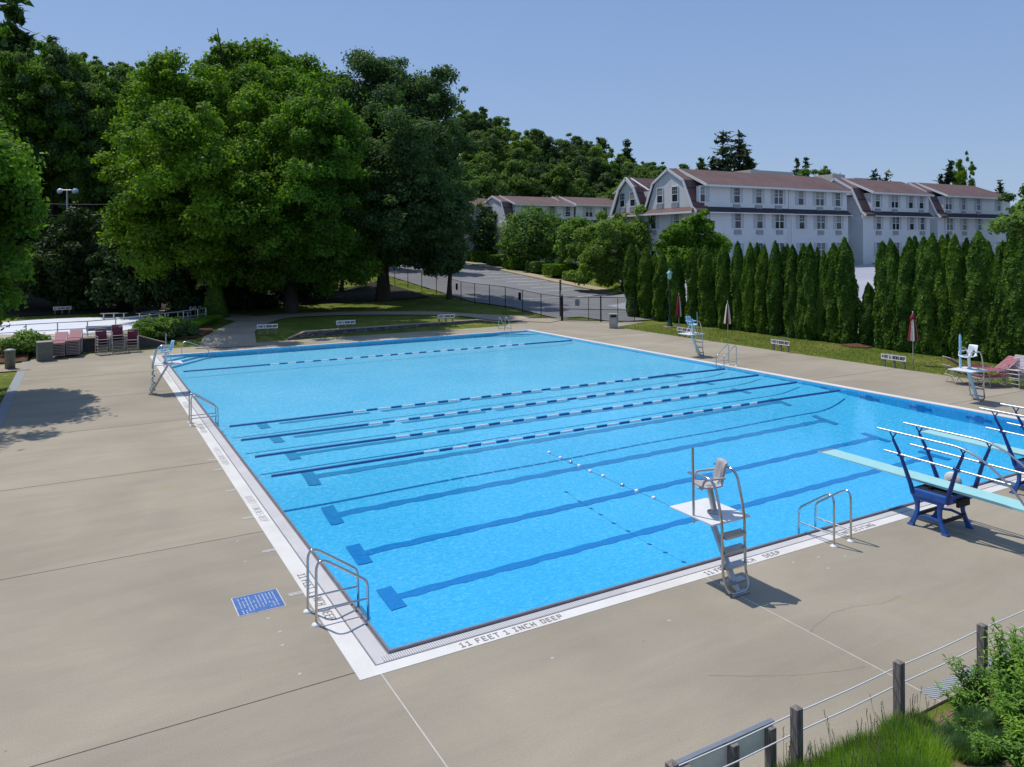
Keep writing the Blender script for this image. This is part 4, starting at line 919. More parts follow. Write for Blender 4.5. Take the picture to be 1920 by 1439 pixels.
def chain_fence(pts, h, label, spacing=2.9, fixed=False):
    r = empty('chain_link_fence', (0, 0, 0), 0, label, 'chain link fence'); P = []
    for i in range(len(pts) - 1):
        a = np.array(pts[i], float); b_ = np.array(pts[i + 1], float); k = 1 if fixed else max(1, round(np.linalg.norm(b_ - a) / spacing))
        for q in range(k): P.append(a + (b_ - a) * q / k)
    P.append(np.array(pts[-1], float)); Z = [hz(*q) for q in P]
    for q, z in zip(P, Z): MB().tube([(q[0], q[1], z - .2), (q[0], q[1], z + h + .03)], .035, 6).build('post', BLACKMETAL, r)
    MB().tube([(q[0], q[1], z + h) for q, z in zip(P, Z)], .024, 6).build('top_rail', BLACKMETAL, r)
    for i in range(len(P) - 1):
        m_ = MB(); a, b_ = P[i], P[i + 1]; m_.add([(a[0], a[1], Z[i] + .04), (b_[0], b_[1], Z[i + 1] + .04), (b_[0], b_[1], Z[i + 1] + h), (a[0], a[1], Z[i] + h)], [(0, 1, 2, 3)]); m_.build('mesh_panel', MESHM, r)
    return r
cf = chain_fence([(28.6, 39.0), (28.7, 63), (27.5, 72)], 1.9, 'black chain link fence running up from the gate along the car park', 3.0)
m_ = MB(); m_.box(28.52, 45.1, hz(28.6, 45) + 1.05, 28.56, 45.5, hz(28.6, 45) + 1.7); m_.build('sign_plate', BLACKMETAL, cf)
m_ = MB(); m_.box(28.52, 57.5, hz(28.6, 57) + 1.05, 28.56, 57.9, hz(28.6, 57) + 1.7); m_.build('sign_plate', BLACKMETAL, cf)
chain_fence([(27.5, 72), (16, 78), (4, 80)], 1.9, 'shaded chain link fence behind the picnic lawn under the big trees', 3.2)
r = empty('chain_link_gate', (0, 0, 0), 0, 'black double chain link gate closing the pool deck beside the litter bin', 'gate')
ga, gb = np.array([28.62, 38.9]), np.array([31.75, 35.55]); dd = (gb - ga) / np.linalg.norm(gb - ga); Ln = np.linalg.norm(gb - ga)
def gp(t, z): q = ga + dd * t; return (float(q[0]), float(q[1]), z)
for a, b_ in ((.06, 3.0), (3.06, 5.6)):
    lf = MB()
    for z in (.1, .95, 1.88): lf.tube([gp(a, z), gp(b_, z)], .026, 6)
    for t in (a, (a + b_) / 2 + (.55 if a < 1 else 0), b_): lf.tube([gp(t, .1), gp(t, 1.9)], .026, 6)
    lo = lf.build('gate_leaf', BLACKMETAL, r)
    m_ = MB(); m_.add([gp(a, .1), gp(b_, .1), gp(b_, 1.88), gp(a, 1.88)], [(0, 1, 2, 3)]); m_.build('mesh_panel', MESHM, lo)
for t, hh in ((0, 2.05), (3.03, 1.98)): MB().tube([gp(t, -.1), gp(t, hh)], .05, 8).build('gate_post', BLACKMETAL, r)
m_ = MB(); q0, q1 = gp(1.0, 1.3), gp(1.35, 1.3); m_.bar((q0[0], q0[1] - .04, 1.45), (q1[0], q1[1] - .04, 1.45), .02, .5); m_.build('notice_plate', simple('grey_notice', (.16, .16, .18), .6), r)
# thin post in front of car park
g = G(1055, 560, .3)
r = empty('sign_post', (30.2, 41.6, .05), 0, 'thin bare brown sign post rising just behind the chain link fence', 'sign post'); m_ = MB(); m_.box(-.05, -.03, 0, .05, .03, 3.0); m_.build('post', simple('brown_post', (.1, .07, .05), .8), r)
m_ = MB(); m_.box(.06, -.03, 2.1, .12, -.01, 3.05); m_.build('plate_edge', ALU, r)
# picnic table
g = (20.6, 72.0)
r = empty('picnic_table', (g[0], g[1], hz(*g)), R(20), 'dark wooden picnic table in the deep shade beneath the big trees', 'picnic table'); PT = simple('dark_picnic_wood', (.06, .045, .035), .8)
m_ = MB(); m_.box(-1.0, -.4, .72, 1.0, .4, .77); m_.build('tabletop', PT, r)
for s in (-1, 1):
    m_ = MB(); m_.box(-1.0, s * .72 - .14, .42, 1.0, s * .72 + .14, .46); m_.build('seat', PT, r)
    m_ = MB(); m_.bar((s * .7, -.7, 0), (s * .7, .3, .72), .05, .09, (1, 0, 0)); m_.bar((s * .75, .7, 0), (s * .75, -.3, .72), .05, .09, (1, 0, 0)); m_.bar((s * .725, -.8, .4), (s * .725, .8, .4), .05, .08); m_.build('leg_frame', PT, r)
# floodlight pole + wires
fp = atD(126, 357, 74.0)
r = empty('floodlight_pole', (fp[0], fp[1], hz(fp[0], fp[1])), R(-30), 'grey pole carrying two round floodlights above the dark trees at left', 'floodlight'); hh = fp[2] - hz(fp[0], fp[1])
MB().tube([(0, 0, 0), (0, 0, hh)], [.13, .08], 8).build('pole', ALU, r); MB().tube([(-.55, 0, hh), (.55, 0, hh)], .05, 6).build('crossarm', ALU, r)
for s in (-1, 1):
    m_ = MB(); m_.lathe([(0, .17), (.17, .13), (.28, 0), (.30, -.11), (.25, -.18), (0, -.21)], 16); o = m_.build('lamp_head', simple('floodlight_shell', (.62, .66, .78), .35), r, (s * .75, 0, hh - .05)); o.rotation_euler = (R(60), R(20 * s), 0)
r = empty('power_line', (0, 0, 0), 0, 'pair of slack overhead wires crossing the gap between the left trees', 'power line')
for (a, za), (b_, zb) in (((-80, 399), (620, 350)), ((-80, 412), (620, 356)), ((-80, 372), (620, 345))):
    A = atD(a, za, 71); B = atD(b_, zb, 74); pts = [(A + (B - A) * t + np.array([0, 0, -1.2 * 4 * t * (1 - t)])) for t in np.linspace(0, 1, 12)]; MB().tube(pts, .022, 4).build('wire', simple('grey_wire', (.3, .3, .3), .5), r)
# ------------------------------------------------------------------ near rope fence
r = empty('cable_fence', (0, 0, 0), 0, 'weathered timber post fence strung with two white cables at the bottom right', 'cable fence')
for x in (-.65, 1.08, 2.84, 4.63, 6.4, 8.2, 10.0):
    m_ = MB(); m_.box(-.047, -.047, -.2, .047, .047, .825); m_.add([(-.047, -.047, .825), (.047, -.047, .825), (.047, .047, .825), (-.047, .047, .825), (0, 0, .845)], [(0, 1, 4), (1, 2, 4), (2, 3, 4), (3, 0, 4)])
    m_.build('post', TIMBER, r, (x, -4.77, 0), R(2 * math.sin(x * 7)))
for z in (.725, .51): MB().tube([(x, -4.72 if True else 0, z - (.012 if i % 2 else 0)) for i, x in enumerate(np.arange(-.65, 10.1, .89))], .0075, 6).build('cable', CABLE, r)
# ------------------------------------------------------------------ buildings
def siding(name, c):
    m, nt, b = newmat(name); p = gpos(nt); sx = N(nt, 'ShaderNodeSeparateXYZ'); nt.links.new(p, sx.inputs[0])
    ml = N(nt, 'ShaderNodeMath'); ml.operation = 'MULTIPLY'; ml.inputs[1].default_value = 1 / .2; nt.links.new(sx.outputs['Z'], ml.inputs[0])
    fr = N(nt, 'ShaderNodeMath'); fr.operation = 'FRACT'; nt.links.new(ml.outputs[0], fr.inputs[0])
    f = noise(nt, .4, 4, .6, p); base = ramp(nt, f, [(.3, tuple(x * .93 for x in c)), (.7, c)])
    nt.links.new(mixc(nt, 1, base, ramp(nt, fr.outputs[0], [(0, (.62,) * 3), (.14, (.97,) * 3), (1, (1,) * 3)]), 'MULTIPLY'), b.inputs['Base Color'])
    b.inputs['Roughness'].default_value = .6; bump(nt, b, fr.outputs[0], .5, .02); return m
SIDING = siding('cream_siding', (.76, .765, .775)); TRIM = simple('white_trim', (.74, .74, .75), .5, 0, .03)
def roofmat():
    m, nt, b = newmat('brown_roof_shingle'); p = gpos(nt)
    br = N(nt, 'ShaderNodeTexBrick', Scale=1.6); br.inputs['Color1'].default_value = (.13, .076, .070, 1); br.inputs['Color2'].default_value = (.17, .098, .088, 1); br.inputs['Mortar'].default_value = (.06, .035, .035, 1); br.inputs['Mortar Size'].default_value = .015
    mp = N(nt, 'ShaderNodeMapping'); mp.inputs['Rotation'].default_value = (R(20), 0, 0); nt.links.new(p, mp.inputs[0]); nt.links.new(mp.outputs[0], br.inputs['Vector'])
    f = noise(nt, .3, 5, .65, p)
    nt.links.new(mixc(nt, 1, br.outputs[0], ramp(nt, f, [(.3, (.82,) * 3), (.7, (1.2,) * 3)]), 'MULTIPLY'), b.inputs['Base Color']); b.inputs['Roughness'].default_value = .9; return m
ROOF = roofmat(); SKIRT = simple('dark_skirt_shingle', (.05, .038, .045), .9, 0, .25, 3)
GLASS, nt, b = newmat('window_glass'); b.inputs['Base Color'].default_value = (.03, .04, .045, 1); b.inputs['Roughness'].default_value = .08
SHUT = simple('grey_blue_shutter', (.47, .5, .55), .6, 0, .05); ACM = simple('air_conditioner_grille', (.3, .32, .36), .6, 0, .1, 20)
CURT = simple('window_blind', (.25, .26, .24), .7, 0, .3, .35)
def win_meshes(w, double):
    fr = MB(); gl = MB(); h = 1.55; t = .07
    for x0, x1, z0, z1 in ((-w / 2 - t, w / 2 + t, h, h + .1), (-w / 2 - t - .04, w / 2 + t + .04, -.1, 0), (-w / 2 - t, -w / 2, 0, h), (w / 2, w / 2 + t, 0, h)): fr.box(x0, -.07, z0, x1, .0, z1)
    fr.box(-w / 2, -.05, h / 2 - .03, w / 2, 0, h / 2 + .03)
    if double: fr.box(-.05, -.06, 0, .05, 0, h / 2 - .03); fr.box(-.05, -.06, h / 2 + .03, .05, 0, h)
    n = 6 if double else 3
    for i in range(1, n):
        x = -w / 2 + w * i / n
        if not (double and i == 3): fr.box(x - .012, -.035, h / 2 + .03, x + .012, -.012, h)
    fr.box(-w / 2, -.035, h * .75 - .012, w / 2, -.012, h * .75 + .012)
    gl.box(-w / 2, -.012, 0, w / 2, .0, h)
    cu = MB(); cu.box(-w / 2, -.02, h * .52, w / 2, -.0125, h * .98)
    sh = MB(); sh.box(w / 2 + t + .03, -.035, -.02, w / 2 + t + .4, 0, h + .02); sl = MB(); sl.box(-w / 2 - t - .4, -.035, -.02, -w / 2 - t - .03, 0, h + .02)
    ac = MB(); ac.box(-.5, -.1, -.68, .5, 0, -.2)
    return [fr.mesh('window', TRIM), gl.mesh('pane', GLASS), cu.mesh('blind', CURT), (sh.mesh('shutter', SHUT), sl.mesh('shutter', SHUT)), ac.mesh('air_conditioner', ACM)]
WS, WD = win_meshes(.85, False), win_meshes(1.35, True)
wr = random.Random(9)
def window(parent, x, y, z, rz=0.0, double=False, ac=True, shut=True):
    ms = WD if double else WS; o = link_mesh('window', ms[0], parent, (x, y, z), rz); link_mesh('pane', ms[1], o)
    if wr.random() < .4: link_mesh('blind', ms[2], o)
    if shut: link_mesh('shutter', ms[3][0], o); link_mesh('shutter', ms[3][1], o)
    if ac: link_mesh('air_conditioner', ms[4], o)
def section(parent, x0, x1, yf, depth_, zb, ze=12.05, zr=14.0, zs=9.35, hipR=False, skirt=True, plain=False):
    yr = yf + depth_ / 2; yb = yf + depth_
    m_ = MB(); m_.box(x0, yf, zb, x1, yb, zs); m_.build('lower_wall', SIDING, parent)
    g0, g1 = (.35 if plain else 1.7), 0.0                       # dormer wall starts g0 in from the left end
    m_ = MB(); m_.box(x0 + g0, yf + .12, zs, x1 - .02, yb - .15, ze); m_.build('upper_wall', SIDING, parent)
    # gambrel end prism (set in a little)
    prof = [(yf + .3, zs + .02), (yf + 1.72, 12.5), (yr, zr - .08), (yb - 1.72, 12.5), (yb - .3, zs + .02)]
    if not plain: m_ = MB(); m_.prism(prof, x0 + .15, x0 + g0 + .3, 'x'); m_.build('gable_wall', SIDING, parent)
    # steep slopes of the end bay + trim
    m_ = MB(); tr_ = MB(); P = [(yf - .45, zs - .1), (yf + .1, zs + .35), (yf + 1.5, 12.6), (yr, zr), (yb - 1.5, 12.6), (yb - .1, zs + .35), (yb + .4, zs - .1)]
    for (ya_, za_), (yb_, zb_) in zip(P, P[1:]):
        d = Vector((0, yb_ - ya_, zb_ - za_)).normalized(); n_ = Vector((0, -d.z, d.y)); 
        if n_.z < 0: n_ = -n_
        a, c = Vector((x0, ya_, za_)), Vector((x0, yb_, zb_)); e = Vector((g0 + .35, 0, 0))
        m_.add([a + n_ * .08, c + n_ * .08, c + e + n_ * .08, a + e + n_ * .08, a - n_ * .02, c - n_ * .02, c + e - n_ * .02, a + e - n_ * .02], [(0, 1, 2, 3), (7, 6, 5, 4), (0, 4, 5, 1), (2, 6, 7, 3), (1, 5, 6, 2), (0, 3, 7, 4)])
        o_ = Vector((-.06, 0, 0)); tr_.add([a + n_ * .1 + o_, c + n_ * .1 + o_, c - n_ * .16 + o_, a - n_ * .16 + o_, a + n_ * .1 - o_ * .3, c + n_ * .1 - o_ * .3, c - n_ * .16 - o_ * .3, a - n_ * .16 - o_ * .3], [(0, 1, 2, 3), (7, 6, 5, 4), (0, 4, 5, 1), (2, 6, 7, 3), (1, 5, 6, 2), (0, 3, 7, 4)])
    if not plain: rf = m_.build('end_roof', ROOF, parent); tr_.build('gable_trim', TRIM, rf)
    # main shed roof from ridge to eaves
    xr0, xr1 = x0 + g0 - .35, x1 + .25; hip = 2.4 if hipR else 0
    m_ = MB(); V = []
    for z_ in (0, -.14):
        V += [(xr0, yf - .45, ze + .02 + z_), (xr1 + (.2 if hipR else 0), yf - .45, ze + .02 + z_), (xr1 - hip, yr, zr + .11 + z_), (xr0, yr, zr + .11 + z_), (xr0, yb + .3, ze + .02 + z_), (xr1 + (.2 if hipR else 0), yb + .3, ze + .02 + z_)]
    m_.add(V, [(0, 1, 2, 3), (3, 2, 5, 4), (1, 5, 2), (9, 8, 7, 6), (10, 11, 8, 9), (0, 6, 7, 1), (4, 5, 11, 10), (1, 7, 11, 5), (0, 3, 9, 6), (3, 4, 10, 9)])
    rf = m_.build('roof', ROOF, parent)
    t_ = MB(); t_.box(xr0, yf - .5, ze - .16, xr1 + (.2 if hipR else 0), yf - .455, ze + .04)
    if not plain: t_.bar((xr0 - .03, yf - .5, ze - .02), (xr0 - .03, yr, zr + .06), .06, .26)
    t_.build('fascia', TRIM, rf)
    if skirt:
        m_ = MB(); m_.prism([(yf - .62, zs - .12), (yf + .118, zs + .48), (yf + .118, zs - .12)], x0 + g0 - .2, x1 + (.35 if hipR else 0), 'x'); sk_ = m_.build('skirt_roof', SKIRT, parent)
        m_ = MB(); m_.box(x0 + g0 - .2, yf - .66, zs - .2, x1 + (.35 if hipR else 0), yf - .622, zs - .1); m_.build('fascia', TRIM, sk_)
        m_ = MB(); m_.box(x0 + .05, yf - .6, zs - .16, x0 + max(g0 - .2, .2), yf - .3, zs + .1); m_.build('return_roof', ROOF, sk_)
    m_ = MB(); m_.box(x0 - .01, yf - .02, zb, x0 + .14, yf + .04, zs - .16); m_.box(x1 - .12, yf - .02, zb, x1 + .01, yf + .04, zs - .16); m_.box(x0 + g0 - .02, yf + .09, zs + .4, x0 + g0 + .1, yf + .15, ze - .1); m_.build('corner_board', TRIM, parent)
B1 = empty('apartment_building', (0, 0, 0), 0, 'large cream three storey apartment block with maroon roof behind the evergreen row', 'building')
D_ = 7.9
section(B1, 50.75, 65.0, 48.0, D_, 2.2); 
for y in (50.9, 53.3): window(B1, 50.89, y, 10.45, -PI / 2, False, True, False)
m_ = MB(); m_.add([(51.1, 48.2, 9.95), (51.1, 55.7, 9.95), (50.1, 56.1, 9.25), (50.1, 47.6, 9.25), (51.1, 48.2, 9.36), (51.1, 55.7, 9.36), (50.1, 56.1, 9.12), (50.1, 47.6, 9.12)], [(0, 3, 2, 1), (4, 5, 6, 7), (3, 7, 6, 2), (0, 4, 7, 3), (1, 2, 6, 5)])
q = m_.build('pent_roof', ROOF, B1); m_ = MB(); m_.box(50.04, 47.55, 9.1, 50.098, 56.15, 9.3); m_.build('fascia', TRIM, q); section(B1, 65.0, 75.4, 48.25, D_, 2.4, hipR=False, plain=True)
section(B1, 77.7, 91.1, 47.9, D_, 2.6); section(B1, 92.5, 110.0, 47.7, D_, 2.6, hipR=True)
for q in ((75.3, 50.3, 2.4, 79.4, 55, 11.6), (90.9, 49.2, 2.4, 94.3, 55, 11.6)): m_ = MB(); m_.box(*q); m_.build('link_wall', SIDING, B1)
m_ = MB(); m_.prism([(49.6, 9.2), (50.28, 9.8), (50.28, 9.2)], 75.2, 78.0, 'x'); m_.build('skirt_roof', SKIRT, B1)
for q in ((75.2, 49.4, 11.6, 79.5, 55.5, 11.8), (90.8, 48.8, 11.6, 94.4, 55.5, 11.8)): m_ = MB(); m_.box(*q); m_.build('link_roof', ROOF, B1)
m_ = MB(); m_.box(76.0, 49.6, 3.6, 79.3, 50.25, 3.95); m_.box(79.4, 47.5, 3.55, 91, 47.87, 3.65); m_.build('porch_trim', TRIM, B1)
# west facing rear gable
m_ = MB(); m_.box(50.9, 55.92, 1.5, 60, 62.0, 9.35); m_.build('lower_wall', SIDING, B1)
def west_gable(x, y0, y1, zr_, xe):
    yr = (y0 + y1) / 2
    m_ = MB(); m_.prism([(y0 + .3, 9.37), (y0 + 1.6, 12.3), (yr, zr_ - .1), (y1 - 1.6, 12.3), (y1 - .3, 9.37)], x + .2, x + 2, 'x'); m_.build('gable_wall', SIDING, B1)
    rf = MB(); tr_ = MB(); P = [(y0 - .1, 9.3), (y0 + 1.45, 12.4), (yr, zr_), (y1 - 1.45, 12.4), (y1 + .1, 9.3)]
    for (ya_, za_), (yb_, zb_) in zip(P, P[1:]):
        d = Vector((0, yb_ - ya_, zb_ - za_)).normalized(); n_ = Vector((0, -d.z, d.y)); n_ = -n_ if n_.z < 0 else n_
        a, c = Vector((x - .1, ya_, za_)), Vector((x - .1, yb_, zb_)); e = Vector((xe - x, 0, 0))
        rf.add([a + n_ * .1, c + n_ * .1, c + e + n_ * .1, a + e + n_ * .1, a - n_ * .05, c - n_ * .05, c + e - n_ * .05, a + e - n_ * .05], [(0, 1, 2, 3), (7, 6, 5, 4), (0, 4, 5, 1), (2, 6, 7, 3), (1, 5, 6, 2), (0, 3, 7, 4)])
        o_ = Vector((-.08, 0, 0)); tr_.add([a + n_ * .13 + o_, c + n_ * .13 + o_, c - n_ * .2 + o_, a - n_ * .2 + o_, a + n_ * .13 - o_, c + n_ * .13 - o_, c - n_ * .2 - o_, a - n_ * .2 - o_], [(0, 1, 2, 3), (7, 6, 5, 4), (0, 4, 5, 1), (2, 6, 7, 3), (1, 5, 6, 2), (0, 3, 7, 4)])
    r_ = rf.build('gable_roof', ROOF, B1); tr_.build('gable_trim', TRIM, r_)
    # shed wings either side of the gambrel outline
    m_ = MB(); m_.prism([(9.35, y0) and (x + 1.1, y0 - .02), (x + 2.5, y0 - .02), (x + 2.5, y1 + .02), (x + 1.1, y1 + .02)], 9.36, 11.95); m_.build('dormer_wall', SIDING, B1)
    m_ = MB(); m_.bar((x + .6, y0 - .45, 12.0), (x + .6, yr, zr_ + .05), .08, .24, (1, 0, 0)); m_.bar((x + .6, y1 + .45, 12.0), (x + .6, yr, zr_ + .05), .08, .24, (1, 0, 0)); m_.build('dormer_trim', TRIM, B1)
    m_ = MB(); m_.add([(x + .7, y0 - .05, 9.9), (x + .7, y1 + .05, 9.9), (x - .55, y1 + .3, 9.25), (x - .55, y0 - .3, 9.25), (x + .7, y0 - .05, 9.3), (x + .7, y1 + .05, 9.3), (x - .55, y1 + .3, 9.12), (x - .55, y0 - .3, 9.12)], [(0, 3, 2, 1), (4, 5, 6, 7), (3, 7, 6, 2), (0, 4, 7, 3), (1, 2, 6, 5)])
    q = m_.build('pent_roof', ROOF, B1); m_ = MB(); m_.box(x - .6, y0 - .3, 9.1, x - .552, y1 + .3, 9.28); m_.build('fascia', TRIM, q)
    for y in (yr - .95, yr + .95): window(B1, x + .19, y, 10.35, -PI / 2, False, True, False)
west_gable(50.9, 56.3, 62.0, 13.6, 62)
for y in (50.5, 54.2, 60.0): window(B1, 50.88 if y > 56.6 else 50.73, y, 7.65, -PI / 2, False, True, True); window(B1, 50.88 if y > 56.6 else 50.73, y, 4.5, -PI / 2, False, True, True)
for px, dbl in ((1320, 0), (1383, 0), (1424, 0), (1461, 1), (1503, 0), (1538.5, 1), (1572, 0), (1647, 0), (1679, 1), (1709, 0), (1729, 0), (1780, 1), (1808, 0), (1836, 0), (1874, 0)):
    yf = 48.0 if px < 1480 else (48.25 if px < 1600 else (47.9 if px < 1750 else 47.7)); x = float(atY(px, 413, yf)[0])
    ac = px not in (1320, 1503, 1709, 1874)
    window(B1, x, yf + .118, 10.33, 0, bool(dbl), ac, True); window(B1, x, yf - .002, 7.62, 0, bool(dbl), ac, True); window(B1, x, yf - .002, 4.45, 0, bool(dbl), ac, True)
for z in (7.62, 4.45): window(B1, 77.1, 50.298, z, 0, False, False, True)
window(B1, 76.6, 50.298, 10.2, 0, False, False, False)
for q in ((66.5, 55, 13.0, 74.0, 58, 14.9), (81.5, 55, 13.0, 84, 58, 15.0), (86, 55, 13.0, 88.5, 58, 14.7)): m_ = MB(); m_.box(*q); m_.build('rooftop_unit', simple('beige_rooftop_unit', (.55, .53, .47), .6), B1)
for x in (64.9, 94.15, 110.0, 51.05):
    m_ = MB(); m_.box(x - .05, 47.55, 2.5, x + .05, 47.66, 9.2); m_.build('downpipe', TRIM, B1)
B2 = empty('apartment_building', (0, 0, 0), 0, 'more distant cream apartment wing with maroon gambrel roof beyond the round trees', 'building')
def sect2(x0, x1, zoff): section(B2, x0, x1, 89.6, 9.0, 3.0, 12.2, 13.65, 9.5)
section(B2, 52.0, 64.4, 89.6, 9, 3.0, 12.2, 13.65, 9.5); section(B2, 63.1, 80.0, 89.5, 9, 3.0, 12.35, 13.8, 9.5); section(B2, 46.8, 53.0, 95.0, 8, 3.0, 12.2, 13.5, 9.4)
for px, dbl in ((988, 0), (1036, 0), (1065, 0), (1104, 1), (1134, 0), (1162, 0)):
    x = float(atY(px, 395, 89.6)[0]); window(B2, x, 89.6 + (.0 if px > 1090 else .11), 10.5, 0, bool(dbl), False, True); window(B2, x, 89.49 if px > 1090 else 89.59, 7.6, 0, bool(dbl), False, True)
window(B2, 52.33, 94.2, 10.4, -PI / 2, False, False, False)
# ------------------------------------------------------------------ vegetation
LM_MAPLE = leafmat('maple_leaves', (.06, .125, .017), (.175, .31, .032), .44, .3)
LM_DARK = leafmat('oak_leaves', (.05, .10, .038), (.12, .20, .075), .38, .3)
LM_HILL = leafmat('hill_leaves', (.085, .16, .04), (.17, .265, .065), .4, .06)
LM_HILL2 = leafmat('hill_leaves_dark', (.055, .11, .045), (.11, .175, .07), .35, .06)
LM_EVER = leafmat('arborvitae_foliage', (.042, .10, .012), (.115, .21, .028), .34, .9)
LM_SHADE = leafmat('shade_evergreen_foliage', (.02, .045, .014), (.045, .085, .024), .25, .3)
LM_ROUND = leafmat('round_tree_leaves', (.085, .165, .04), (.20, .32, .085), .42, .5)
LM_LIME = leafmat('lime_leaves', (.09, .19, .018), (.17, .30, .03), .38, .6)
LM_PINE = leafmat('pine_needles', (.03, .06, .035), (.075, .11, .055), .2, .5)
def leaf_quads(rng, P, Nn, size, aspect=1.6, jit=.35):
    n = len(P); Nn = Nn / (np.linalg.norm(Nn, axis=1, keepdims=True) + 1e-9)
    t = rng.normal(size=(n, 3)); t -= Nn * np.sum(t * Nn, 1, keepdims=True); t /= (np.linalg.norm(t, axis=1, keepdims=True) + 1e-9)
    b = np.cross(Nn, t); s = size * (1 + jit * rng.uniform(-1, 1, (n, 1)))
    a = t * s * .5 * aspect; c = b * s * .5
    V = np.stack([P - a, P + c * .9 - a * .1, P + a, P - c * .9 - a * .1], 1).reshape(-1, 3)
    F = np.arange(4 * n).reshape(n, 4); return V, F
def blob_leaves(rng, blobs, n_total, size, up=.35, shell=.22, low_cut=-.75, aspect=1.5):
    B = np.array(blobs, float); a = (B[:, 3] * B[:, 4] + B[:, 3] * B[:, 5] + B[:, 4] * B[:, 5]); a /= a.sum()
    idx = rng.choice(len(B), n_total, p=a); d = rng.normal(size=(n_total, 3)); d /= np.linalg.norm(d, axis=1, keepdims=True)
    d[:, 2] = np.where(d[:, 2] < low_cut, -d[:, 2], d[:, 2])
    r = 1 - np.abs(rng.normal(size=(n_total, 1))) * shell; r = np.clip(r, .1, 1.15)
    wob = 1 + .22 * np.sin(d[:, :1] * 7 + idx[:, None]) * np.cos(d[:, 1:2] * 6 + idx[:, None] * 2)
    P = B[idx, :3] + d * B[idx, 3:6] * r * wob + rng.normal(size=(n_total, 3)) * B[idx, 3:4] * .13
    Nn = d * .8 + rng.normal(size=(n_total, 3)) * .55 + np.array([0, 0, up]); return leaf_quads(rng, P, Nn, size, aspect)
def crown_blobs(rng, c, rad, n, br, top_bias=.15, vary=.3, core=True):
    out = []
    k = 0
    while k < n:
        d = rng.normal(size=3); d /= np.linalg.norm(d)
        if d[2] < -.8: continue
        rr = rng.uniform(.68, 1.0) if rng.random() > .2 else rng.uniform(.3, .6); b = br * (1 + vary * rng.uniform(-1, 1))
        if rng.random() < .3: rr = rng.uniform(1.0, 1.15); b *= .5
        p = np.array(c) + d * np.array(rad) * rr; out.append((*p, b, b, b * .62)); k += 1
    if core: out.append((*c, rad[0] * .52, rad[1] * .52, rad[2] * .56))
    return out
def trunk_mesh(h, r, limbs, rng, bend=.3):
    m_ = MB(); pts = [(0, 0, -.5), (0, 0, 0)] + [(bend * math.sin(i * .9) * i / 6, bend * math.cos(i * 1.3) * i / 6, h * i / 6) for i in range(1, 7)]
    rs = [r * 1.5, r * 1.3] + [r * (1 - .11 * i) for i in range(1, 7)]; m_.tube(pts, rs, 10)
    for l in limbs:
        z0, a, ln, up = l; x = bend * math.sin(z0 / h * 6 * .9) * z0 / h; y = bend * math.cos(z0 / h * 6 * 1.3) * z0 / h
        p = [(x, y, z0)]
        for q in (.33, .66, 1): p.append((x + math.cos(a + .2 * q) * ln * q, y + math.sin(a + .2 * q) * ln * q, z0 + up * ln * q ** .8))
        m_.tube(p, [r * .45, r * .32, r * .2, r * .07], 6)
    return m_.mesh('trunk', BARK)
def tree(name, loc, label, cat, group, blobs, nleaf, size, mat, th, tr_, seed, limbs=7, **kw):
    rng = np.random.RandomState(seed); r = empty(name, loc, 0, label, cat, group)
    V, F = blob_leaves(rng, blobs, nleaf, size, **kw); link_mesh('crown', np_mesh('crown', V, F, [mat]), r)
    lm = [(th * rng.uniform(.35, .95), rng.uniform(0, 6.28), th * rng.uniform(.25, .5), rng.uniform(.4, 1.1)) for _ in range(limbs)]
    link_mesh('trunk', trunk_mesh(th, tr_, lm, rng), r); return r
def base_at(px, D, py=500): p = atD(px, py, D); return (float(p[0]), float(p[1]), hz(p[0], p[1]))
def px_blob(px, py, D, w_px, h_px, base):   # ellipsoid given by apparent centre and size, returned in the tree's local frame
    p = atD(px, py, D); k = D / FPX; return [p[0] - base[0], p[1] - base[1], p[2] - base[2], w_px / 2 * k, w_px / 2 * k, h_px / 2 * k]
def multi(rng, masses, base, D, per, br):
    out = []
    for px, py, w_, h_, dd in masses:
        e = px_blob(px, py, D + dd, w_, h_, base); out += crown_blobs(rng, e[:3], e[3:], per, br)
    return out
LT = 'tall deciduous trees beyond the pool'
def bigtree(name, px, D, masses, nleaf, size, mat, th, tr_, seed, label, per=16, br=1.9, trunk_px=None, **kw):
    b_ = base_at(trunk_px or px, D); rng = np.random.RandomState(seed); return tree(name, b_, label, 'tree', LT, multi(rng, masses, b_, D, per, br), nleaf, size, mat, th, tr_, seed + 1, **kw)
# big maples
bigtree('maple_tree', 340, 61, [(340, 190, 175, 170, 0), (300, 300, 190, 220, -2), (420, 250, 200, 230, 1), (340, 430, 230, 170, -3), (265, 405, 95, 120, -3), (440, 420, 230, 190, 1), (330, 480, 160, 90, -3), (430, 490, 200, 110, 1), (360, 300, 250, 220, -8), (450, 400, 160, 160, -7)], 220000, .18, LM_MAPLE, 14, .55, 11, 'huge bright green maple with leaves hanging low left of centre', 46, 1.1, shell=.3)
bigtree('maple_tree', 545, 64, [(560, 240, 200, 220, 0), (500, 170, 120, 120, 2), (600, 330, 190, 240, 2), (520, 420, 230, 200, 1), (610, 430, 160, 170, 2), (530, 485, 200, 110, 2), (620, 480, 130, 90, 3), (560, 320, 230, 230, -8), (600, 230, 150, 150, -7), (560, 440, 200, 110, -6), (545, 505, 190, 100, -2), (640, 500, 130, 90, 1)], 190000, .18, LM_MAPLE, 14, .55, 23, 'bright green maple right of the largest maple, touching the dark oak', 42, 1.1, shell=.3)
bigtree('maple_tree', 470, 84, [(450, 110, 120, 75, 0), (500, 130, 100, 60, 0), (560, 150, 110, 60, 2), (415, 150, 80, 80, 0), (500, 190, 220, 90, 0)], 20000, .32, LM_MAPLE, 20, .5, 31, 'thin topped tree rising behind the maples highest in the middle', 9, 1.7, shell=.4)
